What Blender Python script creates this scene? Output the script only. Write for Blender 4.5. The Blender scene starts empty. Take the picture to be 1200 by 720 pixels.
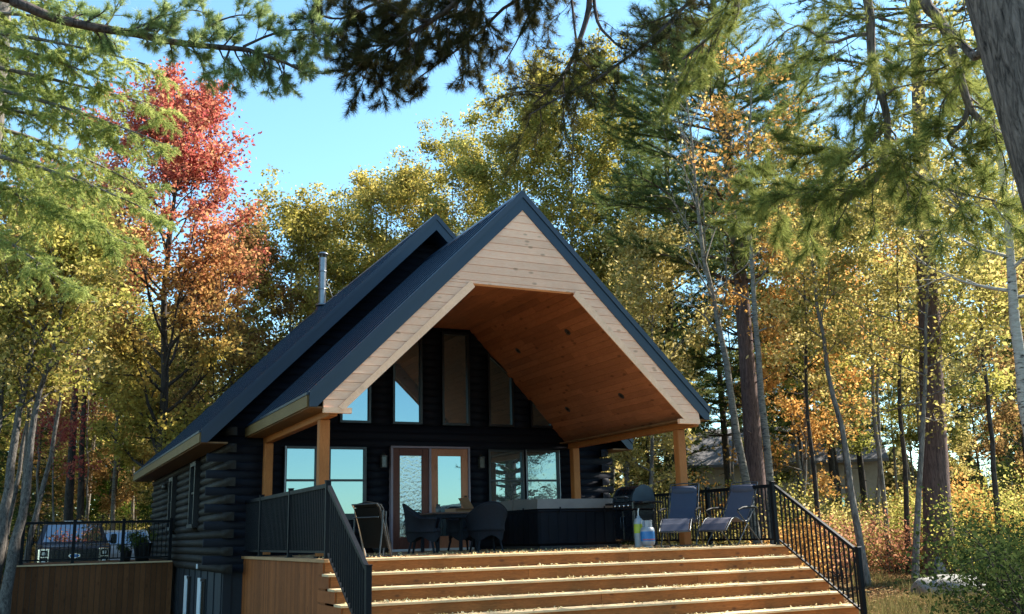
import bpy, math
import numpy as np
from mathutils import Matrix, Vector

# ------------------------------------------------------------------ camera, sky, sun, exposure
SC = bpy.context.scene
COL = SC.collection
R = math.radians
SUN_AZ, SUN_EL = 90.6, 42.0            # heading from +Y towards +X, elevation
SKY_STRENGTH, SUN_STRENGTH, EXPOSURE = 0.11, 5.0, 1.75

CAM = np.array([-7.843, -15.435, 0.28])
YAW, PITCH, ROLL, FPX = 25.945, 12.915, -1.433, 1166.386
def cam_axes():
    y, p, r = R(YAW), R(PITCH), R(ROLL)
    f = np.array([math.sin(y)*math.cos(p), math.cos(y)*math.cos(p), math.sin(p)])
    rr = np.cross(f, [0, 0, 1]); rr /= np.linalg.norm(rr)
    u = np.cross(rr, f)
    return rr*math.cos(r)+u*math.sin(r), -rr*math.sin(r)+u*math.cos(r), f
CR, CU, CF = cam_axes()
cam = bpy.data.cameras.new('camera')
camo = bpy.data.objects.new('camera', cam)
COL.objects.link(camo)
m = Matrix(((CR[0], CU[0], -CF[0], CAM[0]), (CR[1], CU[1], -CF[1], CAM[1]), (CR[2], CU[2], -CF[2], CAM[2]), (0, 0, 0, 1)))
camo.matrix_world = m
cam.sensor_width = 36; cam.lens = 36*FPX/1200; cam.clip_end = 3000; cam.clip_start = 0.05
SC.camera = camo

w = bpy.data.worlds.new("World"); SC.world = w; w.use_nodes = True
wn, wl = w.node_tree.nodes, w.node_tree.links
sky = wn.new('ShaderNodeTexSky'); sky.sky_type = 'NISHITA'; sky.sun_disc = False
sky.sun_elevation = R(SUN_EL); sky.sun_rotation = R(SUN_AZ)
sky.air_density = 1.0; sky.dust_density = 0.15; sky.ozone_density = 1.6
tint = wn.new('ShaderNodeMix'); tint.data_type = 'RGBA'; tint.blend_type = 'MULTIPLY'; tint.inputs[0].default_value = 1
tint.inputs[7].default_value = (.78, 1.0, .98, 1)      # clear cyan blue autumn sky
wl.new(sky.outputs[0], tint.inputs[6]); wl.new(tint.outputs[2], wn['Background'].inputs[0])
wn['Background'].inputs[1].default_value = SKY_STRENGTH
sl = bpy.data.lights.new('sun', 'SUN'); sl.energy = SUN_STRENGTH; sl.angle = R(0.55); sl.color = (1, 0.93, 0.82)
so = bpy.data.objects.new('sun', sl); COL.objects.link(so)
sd = Vector((math.sin(R(SUN_AZ))*math.cos(R(SUN_EL)), math.cos(R(SUN_AZ))*math.cos(R(SUN_EL)), math.sin(R(SUN_EL))))
so.rotation_euler = sd.to_track_quat('Z', 'Y').to_euler()
SC.view_settings.view_transform = 'Standard'; SC.view_settings.look = 'None'
SC.view_settings.exposure = EXPOSURE; SC.view_settings.gamma = 1; SC.view_settings.use_curve_mapping = False
SC.cycles.max_bounces = 8; SC.cycles.diffuse_bounces = 4; SC.cycles.transmission_bounces = 4; SC.cycles.glossy_bounces = 3
SC.cycles.transparent_max_bounces = 6; SC.cycles.use_denoising = True
SC.cycles.sample_clamp_indirect = 6

def ray_at(px, py, D):                  # world point seen at a photo pixel, D metres away horizontally
    d = CF*FPX + CR*(px-600) + CU*(360-py)
    return CAM + d*D/math.hypot(d[0], d[1])
def sstep(a, b, x):
    t = np.clip((x-a)/(b-a), 0, 1); return t*t*(3-2*t)
def ground(x, y):
    dx, dy = x-CAM[0], y-CAM[1]
    d = np.hypot(dx, dy)
    fwd = dx*math.sin(R(YAW)) + dy*math.cos(R(YAW))
    z = -1.42 + 0.72*sstep(17, 36, d)*(fwd > -1e9)*sstep(-5, 12, fwd)
    z = z + 1.5*sstep(45, 130, d)*sstep(0, 30, fwd)
    z = z - 2.6*sstep(-4, -22, fwd)
    z = z - 0.65*np.exp(-((x+5)/5)**2-((y-8)/6)**2)
    z = z + 0.05*np.sin(x*0.9+1.3)*np.sin(y*0.8) + 0.03*np.sin(x*2.3)*np.sin(y*1.9+.5)
    return z
def spot(px, D):                        # ground point on a photo column, D metres away
    p = ray_at(px, 640, D)
    return np.array([p[0], p[1], float(ground(p[0], p[1]))])

# ------------------------------------------------------------------ objects and meshes
def tag(o, label=None, cat=None, group=None, kind=None):
    if label: o['label'] = label
    if cat: o['category'] = cat
    if group: o['group'] = group
    if kind: o['kind'] = kind
    return o
def thing(name, label, cat, loc=(0, 0, 0), rz=0.0, group=None):
    o = bpy.data.objects.new(name, None); COL.objects.link(o)
    o.location = tuple(float(c) for c in loc); o.rotation_euler = (0, 0, rz); o.empty_display_size = 0.2
    return tag(o, label, cat, group)
def link(name, me, parent=None):
    o = bpy.data.objects.new(name, me); COL.objects.link(o)
    if parent is not None: o.parent = parent
    return o
def copy_tree(o, parent=None):
    c = o.copy(); COL.objects.link(c); c.parent = parent
    for ch in o.children: copy_tree(ch, c)
    return c
def np_mesh(name, V, F, mat, smooth=False):      # F: (n,k) array, all faces with k corners
    V = np.asarray(V, dtype=np.float32); F = np.asarray(F, dtype=np.int32)
    me = bpy.data.meshes.new(name)
    n, k = F.shape
    me.vertices.add(len(V)); me.vertices.foreach_set('co', V.ravel())
    me.loops.add(n*k); me.loops.foreach_set('vertex_index', F.ravel())
    me.polygons.add(n); me.polygons.foreach_set('loop_start', np.arange(0, n*k, k, dtype=np.int32))
    me.polygons.foreach_set('use_smooth', np.full(n, smooth))
    me.update(calc_edges=True)
    if mat: me.materials.append(mat)
    return me
class MB:
    """collects boxes, prisms, tubes and lathes for ONE mesh"""
    def __init__(self): self.v = []; self.f = []; self.s = []
    def add(self, vs, fs, smooth=False):
        b = len(self.v); self.v += [tuple(map(float, p)) for p in vs]
        for f in fs: self.f.append(tuple(b+i for i in f)); self.s.append(smooth)
        return self
    def box(self, x0, x1, y0, y1, z0, z1, c=0.0):
        if c <= 0:
            vs = [(x, y, z) for x in (x0, x1) for y in (y0, y1) for z in (z0, z1)]
            return self.add(vs, [(0, 1, 3, 2), (4, 6, 7, 5), (0, 4, 5, 1), (2, 3, 7, 6), (0, 2, 6, 4), (1, 5, 7, 3)])
        c = min(c, (x1-x0)*.45, (y1-y0)*.45, (z1-z0)*.45)
        vs = []; X = ((x0, x0+c, x1-c, x1), (y0, y0+c, y1-c, y1), (z0, z0+c, z1-c, z1)); idx = {}
        for i in (0, 1):
            for j in (0, 1):
                for k in (0, 1):
                    s = (i, j, k)
                    for a in range(3):
                        p = [X[q][(1, 2)[s[q]]] for q in range(3)]; p[a] = X[a][(0, 3)[s[a]]]
                        idx[(s, a)] = len(vs); vs.append(tuple(p))
        fs = []
        for a in range(3):
            b, d = [(1, 2), (2, 0), (0, 1)][a]
            for sa in (0, 1):
                q = []
                for sb, sdd in ((0, 0), (1, 0), (1, 1), (0, 1)):
                    s = [0, 0, 0]; s[a] = sa; s[b] = sb; s[d] = sdd; q.append(idx[(tuple(s), a)])
                fs.append(tuple(q) if sa else tuple(q[::-1]))
        for a in range(3):
            b, d = [(1, 2), (2, 0), (0, 1)][a]
            for sb in (0, 1):
                for sdd in (0, 1):
                    s0 = [0, 0, 0]; s0[b] = sb; s0[d] = sdd; s1 = list(s0); s1[a] = 1
                    s0, s1 = tuple(s0), tuple(s1)
                    q = (idx[(s0, b)], idx[(s1, b)], idx[(s1, d)], idx[(s0, d)])
                    fs.append(q if (sb != sdd) else q[::-1])
        for s in [(i, j, k) for i in (0, 1) for j in (0, 1) for k in (0, 1)]:
            q = (idx[(s, 0)], idx[(s, 1)], idx[(s, 2)])
            fs.append(q if sum(s) % 2 else q[::-1])
        return self.add(vs, fs)
    def prism(self, poly, axis, a, b):               # poly: 2D points in the two other axes (in order)
        n = len(poly); o = [(1, 2), (0, 2), (0, 1)][axis]
        vs = []
        for t in (a, b):
            for p in poly:
                q = [0, 0, 0]; q[axis] = t; q[o[0]] = p[0]; q[o[1]] = p[1]; vs.append(q)
        fs = [tuple(range(n)), tuple(range(2*n-1, n-1, -1))]
        fs += [(i, (i+1) % n, n+(i+1) % n, n+i) for i in range(n)]
        return self.add(vs, fs)
    def tube(self, pts, rad, n=8, cap=True, smooth=True):
        pts = [np.array(p, float) for p in pts]; m_ = len(pts)
        if not hasattr(rad, '__len__'): rad = [rad]*m_
        vs = []; ref = None
        for i, p in enumerate(pts):
            t = pts[min(i+1, m_-1)]-pts[max(i-1, 0)]; t = t/(np.linalg.norm(t)+1e-9)
            if ref is None: ref = np.array([0, 0, 1.0]) if abs(t[2]) < .9 else np.array([1.0, 0, 0])
            u = np.cross(t, ref); u /= np.linalg.norm(u)+1e-9; w_ = np.cross(u, t); ref = w_
            for k in range(n):
                a = 2*math.pi*k/n; vs.append(p+rad[i]*(u*math.cos(a)+w_*math.sin(a)))
        fs = [(i*n+k, i*n+(k+1) % n, (i+1)*n+(k+1) % n, (i+1)*n+k) for i in range(m_-1) for k in range(n)]
        self.add(vs, fs, smooth)
        if cap:
            self.add(vs[:n], [tuple(range(n-1, -1, -1))]); self.add(vs[-n:], [tuple(range(n))])
        return self
    def lathe(self, prof, c=(0, 0, 0), n=20, smooth=True):   # prof: (r, z)
        vs = [(c[0]+r*math.cos(2*math.pi*k/n), c[1]+r*math.sin(2*math.pi*k/n), c[2]+z) for r, z in prof for k in range(n)]
        m_ = len(prof)
        fs = [(i*n+k, i*n+(k+1) % n, (i+1)*n+(k+1) % n, (i+1)*n+k) for i in range(m_-1) for k in range(n)]
        return self.add(vs, fs, smooth)
    def ribbon(self, path, half, thick, axis_w):     # sheet with thickness that follows a path, wide along axis_w
        P = [np.array(p, float) for p in path]; aw = np.array(axis_w, float); vs = []
        for i, p in enumerate(P):
            t = P[min(i+1, len(P)-1)]-P[max(i-1, 0)]; t /= np.linalg.norm(t)
            nrm = np.cross(t, aw)
            for s, q in ((-1, -1), (1, -1), (1, 1), (-1, 1)): vs.append(p+aw*half*s+nrm*thick*.5*q)
        fs = [(i*4+k, i*4+(k+1) % 4, i*4+4+(k+1) % 4, i*4+4+k) for i in range(len(P)-1) for k in range(4)]
        L = len(vs); fs += [(3, 2, 1, 0), (L-4, L-3, L-2, L-1)]
        return self.add(vs, fs)
    def mesh(self, name, mat):
        me = bpy.data.meshes.new(name); me.from_pydata(self.v, [], self.f)
        me.polygons.foreach_set('use_smooth', self.s); me.materials.append(mat); me.update()
        return me
    def build(self, name, mat, parent=None): return link(name, self.mesh(name, mat), parent)

# ------------------------------------------------------------------ materials
def nmat(name):
    m = bpy.data.materials.new(name); m.use_nodes = True
    nt = m.node_tree; b = nt.nodes['Principled BSDF']
    return m, nt.nodes, nt.links, b
def ramp(N, stops):
    r = N.new('ShaderNodeValToRGB'); e = r.color_ramp.elements
    while len(e) < len(stops): e.new(0.5)
    for el, (p, c) in zip(e, stops): el.position = p; el.color = (*c, 1)
    return r
def coords(N, L, scale=(1, 1, 1), kind='Object'):
    tc = N.new('ShaderNodeTexCoord'); mp = N.new('ShaderNodeMapping'); mp.inputs['Scale'].default_value = scale
    L.new(tc.outputs[kind], mp.inputs[0]); return mp.outputs[0]
def noise(N, L, vec, scale, detail=4, rough=.55, dist=0):
    n = N.new('ShaderNodeTexNoise'); L.new(vec, n.inputs['Vector'])
    n.inputs['Scale'].default_value = scale; n.inputs['Detail'].default_value = detail
    n.inputs['Roughness'].default_value = rough; n.inputs['Distortion'].default_value = dist
    return n
def bump(N, L, b, h, s, d=.01):
    bp = N.new('ShaderNodeBump'); bp.inputs['Strength'].default_value = s; bp.inputs['Distance'].default_value = d
    L.new(h, bp.inputs['Height']); L.new(bp.outputs[0], b.inputs['Normal'])
def plain(name, c, rough=.5, metal=0.0, var=.25, scale=6, bmp=.15, spec=.5, stretch=(1, 1, 1)):
    m, N, L, b = nmat(name)
    v = coords(N, L, stretch); n = noise(N, L, v, scale)
    lo = tuple(x*(1-var) for x in c); hi = tuple(min(1, x*(1+var)) for x in c)
    r = ramp(N, [(.3, lo), (.7, hi)]); L.new(n.outputs[0], r.inputs[0]); L.new(r.outputs[0], b.inputs['Base Color'])
    rr = N.new('ShaderNodeMapRange'); rr.inputs[3].default_value = max(0, rough-.1); rr.inputs[4].default_value = min(1, rough+.12)
    L.new(n.outputs[0], rr.inputs[0]); L.new(rr.outputs[0], b.inputs['Roughness'])
    b.inputs['Metallic'].default_value = metal; b.inputs['Specular IOR Level'].default_value = spec
    if bmp: bump(N, L, b, noise(N, L, v, scale*7).outputs[0], bmp, .004)
    return m
def wood(name, c1, c2, stretch, knots=.6, var=.35, rough=.6, knot_scale=2.2, gs=9, kc=None):
    """grain stretched along one axis, knots, per-board tone"""
    m, N, L, b = nmat(name)
    v = coords(N, L, stretch)
    g = noise(N, L, v, gs, 8, .65, 1.2)
    r = ramp(N, [(.28, c1), (.5, tuple((a+d)/2 for a, d in zip(c1, c2))), (.72, c2)]); L.new(g.outputs[0], r.inputs[0])
    big = noise(N, L, coords(N, L, (1, 1, 1)), 1.3, 3)
    geo = N.new('ShaderNodeNewGeometry')
    ad = N.new('ShaderNodeMath'); ad.operation = 'MULTIPLY_ADD'; ad.inputs[1].default_value = var; ad.inputs[2].default_value = 1-var*.5
    L.new(geo.outputs['Random Per Island'], ad.inputs[0])
    ad2 = N.new('ShaderNodeMath'); ad2.operation = 'MULTIPLY_ADD'; ad2.inputs[1].default_value = .5
    L.new(big.outputs[0], ad2.inputs[0]); ad2.inputs[2].default_value = .75
    mm = N.new('ShaderNodeMath'); mm.operation = 'MULTIPLY'; L.new(ad.outputs[0], mm.inputs[0]); L.new(ad2.outputs[0], mm.inputs[1])
    hs = N.new('ShaderNodeHueSaturation'); L.new(r.outputs[0], hs.inputs['Color']); L.new(mm.outputs[0], hs.inputs['Value'])
    out = hs.outputs[0]
    if knots:
        sc = tuple(.4+.6*s/max(stretch) for s in stretch)
        vo = N.new('ShaderNodeTexVoronoi'); vo.inputs['Scale'].default_value = knot_scale*1.9; L.new(coords(N, L, sc), vo.inputs['Vector'])
        kr = ramp(N, [(.0, (1, 1, 1)), (.10, (.75, .75, .75)), (.19, (0, 0, 0))]); L.new(vo.outputs['Distance'], kr.inputs[0])
        mk = N.new('ShaderNodeMath'); mk.operation = 'MULTIPLY'; mk.inputs[1].default_value = knots; L.new(kr.outputs[0], mk.inputs[0])
        mx = N.new('ShaderNodeMix'); mx.data_type = 'RGBA'; L.new(mk.outputs[0], mx.inputs[0]); L.new(out, mx.inputs[6])
        mx.inputs[7].default_value = (*(kc or tuple(x*.25 for x in c1)), 1); out = mx.outputs[2]
    L.new(out, b.inputs['Base Color']); b.inputs['Roughness'].default_value = rough
    b.inputs['Specular IOR Level'].default_value = .15
    bump(N, L, b, g.outputs[0], .35, .004)
    return m
def leafmat(name, stops, trans=.62, clump=.35, gloss=.25, hgrad=None):
    """leaf colour differs leaf by leaf and branch by branch; hgrad=(z0,z1,stops2) turns the kind's colour with height"""
    m = bpy.data.materials.new(name); m.use_nodes = True; N = m.node_tree.nodes; L = m.node_tree.links
    N.clear(); out = N.new('ShaderNodeOutputMaterial')
    geo = N.new('ShaderNodeNewGeometry'); v = coords(N, L)
    n = noise(N, L, v, .9, 3)
    mx = N.new('ShaderNodeMix'); mx.inputs[0].default_value = clump
    L.new(geo.outputs['Random Per Island'], mx.inputs[2])
    sp = N.new('ShaderNodeMapRange'); sp.inputs[1].default_value = .3; sp.inputs[2].default_value = .7; L.new(n.outputs[0], sp.inputs[0])
    L.new(sp.outputs[0], mx.inputs[3])
    oi = N.new('ShaderNodeObjectInfo')
    sh = N.new('ShaderNodeMath'); sh.operation = 'MULTIPLY_ADD'; sh.inputs[1].default_value = .3; sh.inputs[2].default_value = -.15
    L.new(oi.outputs['Random'], sh.inputs[0])
    fa = N.new('ShaderNodeMath'); fa.operation = 'ADD'; L.new(mx.outputs[0], fa.inputs[0]); L.new(sh.outputs[0], fa.inputs[1])
    r = ramp(N, stops); L.new(fa.outputs[0], r.inputs[0]); col = r.outputs[0]
    if hgrad:
        z0, z1, st2 = hgrad
        r2 = ramp(N, st2); L.new(fa.outputs[0], r2.inputs[0])
        sx = N.new('ShaderNodeSeparateXYZ'); L.new(v, sx.inputs[0])
        mr = N.new('ShaderNodeMapRange'); mr.inputs[1].default_value = z0; mr.inputs[2].default_value = z1
        L.new(sx.outputs[2], mr.inputs[0])
        a2 = N.new('ShaderNodeMath'); a2.operation = 'ADD'; a2.use_clamp = True; L.new(mr.outputs[0], a2.inputs[0])
        s2 = N.new('ShaderNodeMath'); s2.operation = 'MULTIPLY_ADD'; s2.inputs[1].default_value = 1.2; s2.inputs[2].default_value = -.6
        L.new(n.outputs[0], s2.inputs[0]); L.new(s2.outputs[0], a2.inputs[1])
        m2 = N.new('ShaderNodeMix'); m2.data_type = 'RGBA'; L.new(a2.outputs[0], m2.inputs[0]); L.new(col, m2.inputs[6]); L.new(r2.outputs[0], m2.inputs[7])
        col = m2.outputs[2]
    d = N.new('ShaderNodeBsdfDiffuse'); t = N.new('ShaderNodeBsdfTranslucent'); g = N.new('ShaderNodeBsdfGlossy')
    L.new(col, d.inputs[0]); L.new(col, t.inputs[0]); g.inputs['Roughness'].default_value = .6
    L.new(col, g.inputs['Color'])
    a = N.new('ShaderNodeMixShader'); a.inputs[0].default_value = trans; L.new(d.outputs[0], a.inputs[1]); L.new(t.outputs[0], a.inputs[2])
    fr = N.new('ShaderNodeFresnel'); fr.inputs[0].default_value = 1.35
    fm = N.new('ShaderNodeMath'); fm.operation = 'MULTIPLY'; fm.inputs[1].default_value = gloss*.5; L.new(fr.outputs[0], fm.inputs[0])
    c = N.new('ShaderNodeMixShader'); L.new(fm.outputs[0], c.inputs[0]); L.new(a.outputs[0], c.inputs[1]); L.new(g.outputs[0], c.inputs[2])
    L.new(c.outputs[0], out.inputs[0])
    return m
def bark(name, c1, c2, sc=(6, 6, 1.2), bands=False, bs=.9):
    m, N, L, b = nmat(name)
    v = coords(N, L, sc); n = noise(N, L, v, 3, 8, .7, .8)
    r = ramp(N, [(.35, c1), (.62, c2)]); L.new(n.outputs[0], r.inputs[0]); out = r.outputs[0]
    if bands:
        n2 = noise(N, L, coords(N, L, (2, 2, 9)), 2.2, 5, .6)
        r2 = ramp(N, [(.57, (0, 0, 0)), (.63, (1, 1, 1))]); L.new(n2.outputs[0], r2.inputs[0])
        mx = N.new('ShaderNodeMix'); mx.data_type = 'RGBA'; L.new(r2.outputs[0], mx.inputs[0]); L.new(out, mx.inputs[6]); mx.inputs[7].default_value = (.05, .045, .04, 1); out = mx.outputs[2]
    L.new(out, b.inputs['Base Color']); b.inputs['Roughness'].default_value = .9; b.inputs['Specular IOR Level'].default_value = .2
    bump(N, L, b, n.outputs[0], bs, .03)
    return m
def glass(name, tint=(.75, .85, .9), refl=.55, wob=0.0, scale=8, rough=.0):
    """coated window glass: mirrors the sky, dark behind"""
    m = bpy.data.materials.new(name); m.use_nodes = True; N = m.node_tree.nodes; L = m.node_tree.links
    N.clear(); out = N.new('ShaderNodeOutputMaterial')
    d = N.new('ShaderNodeBsdfPrincipled'); d.inputs['Base Color'].default_value = (.012, .014, .016, 1); d.inputs['Roughness'].default_value = .4
    g = N.new('ShaderNodeBsdfGlossy'); g.inputs['Roughness'].default_value = rough; g.inputs['Color'].default_value = (*tint, 1)
    if wob:
        n = noise(N, L, coords(N, L), scale, 3); bp = N.new('ShaderNodeBump'); bp.inputs['Strength'].default_value = wob; bp.inputs['Distance'].default_value = .02
        L.new(n.outputs[0], bp.inputs['Height']); L.new(bp.outputs[0], g.inputs['Normal'])
    fr = N.new('ShaderNodeLayerWeight'); fr.inputs[0].default_value = .35
    mr = N.new('ShaderNodeMapRange'); mr.inputs[3].default_value = refl; mr.inputs[4].default_value = 1; L.new(fr.outputs['Fresnel'], mr.inputs[0])
    mx = N.new('ShaderNodeMixShader'); L.new(mr.outputs[0], mx.inputs[0]); L.new(d.outputs[0], mx.inputs[1]); L.new(g.outputs[0], mx.inputs[2]); L.new(mx.outputs[0], out.inputs[0])
    return m

M = {}
M['roof'] = plain('navy roof metal', (.005, .018, .040), .36, .1, .2, 1.5, 0)
M['fascia'] = plain('navy fascia metal', (.006, .018, .038), .4, .05, .15, 2, 0)
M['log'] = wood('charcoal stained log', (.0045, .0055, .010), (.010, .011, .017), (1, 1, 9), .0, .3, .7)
M['log_side'] = wood('charcoal log with sheen in colour', (.010, .009, .009), (.036, .030, .024), (9, 1, 9), .3, .35, .6)  # lighter grey brown: sheen of the side wall put into the colour
M['black_trim'] = plain('black window trim', (.005, .006, .009), .4, 0, .2, 5, .05)
M['tan_fascia'] = wood('gold brown fascia board', (.11, .07, .026), (.22, .145, .06), (12, 1, 12), .2, .2)
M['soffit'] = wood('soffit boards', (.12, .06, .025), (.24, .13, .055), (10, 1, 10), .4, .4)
M['post'] = wood('cedar post', (.28, .095, .028), (.46, .175, .052), (9, 9, 1), .8, .2)
M['beam'] = wood('cedar beam', (.28, .095, .028), (.46, .18, .052), (9, 1, 9), .8, .2)
M['siding'] = wood('pale pine siding', (.86, .43, .26), (.95, .59, .39), (1, 9, 9), .6, .15, .6, 3.4, 7, (.25, .12, .06))
M['ptrim'] = wood('pale pine trim', (.80, .45, .27), (.92, .58, .38), (2, 6, 2), .4, .1)
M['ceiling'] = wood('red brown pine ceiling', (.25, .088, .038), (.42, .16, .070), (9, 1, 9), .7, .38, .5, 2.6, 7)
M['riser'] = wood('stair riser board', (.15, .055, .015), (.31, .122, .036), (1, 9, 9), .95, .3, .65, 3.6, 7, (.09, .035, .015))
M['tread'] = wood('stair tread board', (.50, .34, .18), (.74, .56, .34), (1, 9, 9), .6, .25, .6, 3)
M['deck'] = wood('deck board', (.30, .16, .07), (.48, .28, .14), (9, 1, 9), .5, .3)
M['skirt'] = wood('rusty brown skirt board', (.15, .045, .012), (.29, .090, .024), (9, 9, 1), .5, .5, .7, 3.2)
M['skirt2'] = wood('brown skirt board', (.085, .032, .012), (.18, .072, .028), (9, 9, 1), .5, .5, .75, 3.2)  # darker copy of the skirt tone, shade put into the colour
M['rail'] = plain('black rail metal', (.003, .0045, .007), .5, .0, .2, 5, .03, .15)
M['glass'] = glass('window glass', (.44, .66, .76), .36, .02, 1.2)
M['glass_wob'] = glass('rippled glass', (.42, .58, .64), .34, .12, 5)
M['door_glass'] = glass('mottled door glass', (.5, .6, .68), .38, .22, 14, .05)
M['door_shaded'] = wood('door wood with shade in colour', (.09, .03, .022), (.16, .06, .04), (9, 9, 1), .2, .1, .45)  # same wood as the other leaf, its shade put into the colour
M['door_lit'] = wood('door wood with light in colour', (.34, .13, .065), (.50, .22, .12), (9, 9, 1), .3, .1, .45)  # same wood again, the light on this leaf put into the colour
M['pale_trim'] = plain('pale door casing', (.22, .17, .20), .5, 0, .1)
M['steel'] = plain('stainless pipe', (.20, .21, .23), .35, .95, .15, 8, .03)
M['lamp_metal'] = plain('lamp metal', (.05, .045, .04), .4, .6)
M['frost'] = plain('seeded lamp glass', (.05, .045, .04), .25, 0, .1)
M['white'] = plain('white vinyl', (.66, .68, .70), .45, 0, .06)
M['basement'] = plain('charcoal foundation panel', (.010, .014, .020), .7, 0, .3, 4)
M['tub'] = plain('black spa cabinet', (.003, .004, .008), .6, 0, .3, 4, .15, .15)
M['cover'] = plain('grey vinyl spa cover', (.15, .13, .12), .5, 0, .18, 3, .2)
M['wicker'] = plain('charcoal wicker', (.007, .009, .014), .7, 0, .5, 60, .6, .2)
M['cardboard'] = plain('cardboard', (.26, .14, .075), .8, 0, .1)
M['tabletop'] = plain('table top', (.09, .045, .032), .5, 0, .2)
M['grill'] = plain('black enamel', (.006, .008, .012), .25, .2, .2, 5, .02)
M['grill_end'] = plain('grey blue cast end cap', (.025, .038, .055), .35, .5, .2, 5, .05)
M['chrome'] = plain('chrome', (.75, .76, .78), .15, 1, .05)
M['tankb'] = plain('blue tank label', (.03, .20, .52), .4, 0, .12, 9)
M['tankw'] = plain('pale tank steel', (.34, .38, .42), .4, .1, .1)
M['tankr'] = plain('red tank text', (.6, .12, .08), .4)
M['lime'] = plain('lime label', (.42, .50, .05), .45)
M['sling'] = plain('blue grey sling fabric', (.030, .038, .066), .7, 0, .12, 40, .3)
M['sling2'] = plain('mauve grey sling fabric', (.06, .056, .078), .7, 0, .12, 40, .3)
M['darkfab'] = plain('black sling fabric', (.005, .006, .006), .8, 0, .3, 30, .3, .1)
M['tubegrey'] = plain('grey powder coated tube', (.05, .055, .06), .35, .6)
M['alu'] = plain('bright aluminium tube', (.75, .75, .72), .3, .9)
M['truck'] = plain('dark grey truck paint', (.035, .035, .042), .25, .4, .1, 2, 0)
M['carwhite'] = plain('white car paint', (.62, .64, .66), .3, 0, .05, 2, 0)
M['carglass'] = glass('car glass', (.7, .75, .8), .3)
M['rubber'] = plain('tyre rubber', (.02, .02, .02), .8)
M['headlamp'] = plain('headlamp lens', (.55, .56, .55), .2, .3)
M['red'] = plain('red lens', (.45, .03, .02), .3)
M['pot'] = plain('dark plastic pot', (.02, .022, .024), .6)
M['stone'] = plain('pale granite', (.24, .23, .21), .85, 0, .3, 5, .8)
M['stone2'] = plain('dark slate', (.10, .10, .11), .8, 0, .3, 6, .8)
M['cottage'] = plain('tan lap siding', (.42, .36, .30), .7, 0, .1)
M['cottage_roof'] = plain('grey shingles', (.16, .15, .15), .9, 0, .3, 12, .5)
M['pinebark'] = bark('pine bark', (.030, .022, .020), (.135, .105, .095), (7, 7, 1.3))
M['pinebark_near'] = bark('grey brown furrowed pine bark', (.022, .017, .015), (.25, .19, .16), (11, 11, 2.2), bs=1)
M['redbark'] = bark('red brown pine bark', (.045, .028, .025), (.16, .10, .085), (7, 7, 1.0))
M['greybark'] = bark('grey bark', (.06, .052, .045), (.24, .21, .18), (5, 5, 1.6))
M['clumpbark'] = bark('mottled dark grey bark', (.025, .022, .020), (.17, .15, .13), (7, 7, 3))
M['darkbark'] = bark('dark bark', (.018, .015, .013), (.075, .062, .052), (5, 5, 1.4))
M['birch'] = bark('birch bark', (.26, .23, .19), (.48, .43, .37), (2, 2, 8), True, .3)
M['aspen'] = bark('aspen bark', (.10, .085, .065), (.25, .215, .17), (2, 2, 6), True, .3)
g_yg = [(0, (.09, .11, .025)), (.35, (.23, .23, .05)), (.65, (.43, .38, .09)), (1, (.62, .52, .18))]
g_gold = [(0, (.14, .13, .035)), (.4, (.36, .30, .085)), (.7, (.58, .46, .16)), (1, (.72, .60, .30))]
g_green = [(0, (.035, .06, .012)), (.5, (.09, .13, .022)), (1, (.20, .23, .035))]
g_or = [(0, (.22, .11, .03)), (.4, (.50, .26, .07)), (.7, (.68, .38, .12)), (1, (.72, .52, .20))]
g_red = [(0, (.16, .03, .035)), (.35, (.38, .075, .075)), (.65, (.54, .16, .11)), (1, (.60, .38, .18))]
g_mix = [(0, (.12, .10, .025)), (.4, (.27, .22, .05)), (.7, (.44, .34, .07)), (1, (.50, .42, .10))]
M['l_yg'] = leafmat('yellow green leaves', g_yg)
M['l_gold'] = leafmat('golden leaves', g_gold)
M['l_olive'] = leafmat('olive gold leaves', [(0, (.11, .11, .025)), (.4, (.27, .24, .05)), (.7, (.46, .37, .085)), (1, (.62, .50, .17))])
M['l_green'] = leafmat('green leaves', g_green)
M['l_orange'] = leafmat('orange leaves', g_or)
M['l_red'] = leafmat('red leaves', g_red)
M['l_maple'] = leafmat('turning maple leaves', g_mix, hgrad=(6.0, 12.5, g_red))
M['n_pine_l'] = leafmat('light green pine needles', [(0, (.08, .13, .05)), (.5, (.26, .34, .12)), (1, (.55, .58, .24))], .55, .4, .3)
M['n_pine_m'] = leafmat('mid green pine needles', [(0, (.05, .08, .028)), (.5, (.14, .18, .055)), (1, (.32, .34, .11))], .5, .4, .3)
M['l_bush'] = leafmat('dark bush leaves', [(0, (.014, .026, .010)), (.5, (.042, .062, .018)), (1, (.09, .11, .04))], .3, .5, .3)
M['l_far'] = leafmat('far mixed leaves', [(0, (.03, .045, .02)), (.5, (.10, .10, .035)), (1, (.34, .25, .09))])
M['l_redbush'] = leafmat('reddish bush leaves', [(0, (.16, .09, .04)), (.5, (.34, .14, .08)), (1, (.48, .28, .16))])
M['l_rust'] = leafmat('rust leaves', [(0, (.10, .07, .03)), (.5, (.32, .19, .07)), (1, (.52, .34, .13))])
M['n_pine'] = leafmat('dark pine needles', [(0, (.020, .035, .012)), (.5, (.050, .080, .022)), (1, (.12, .15, .035))], .3, .4, .3)
M['n_pine_y'] = leafmat('yellowing pine needles', [(0, (.05, .075, .02)), (.5, (.17, .20, .05)), (1, (.38, .38, .11))], .5, .4, .3)
M['n_pine_b'] = leafmat('brownish needles with shade in colour', [(0, (.03, .028, .015)), (.5, (.075, .075, .03)), (1, (.20, .13, .05))], .3, .5, .3)  # dark underside shade put into the needle colour
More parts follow.
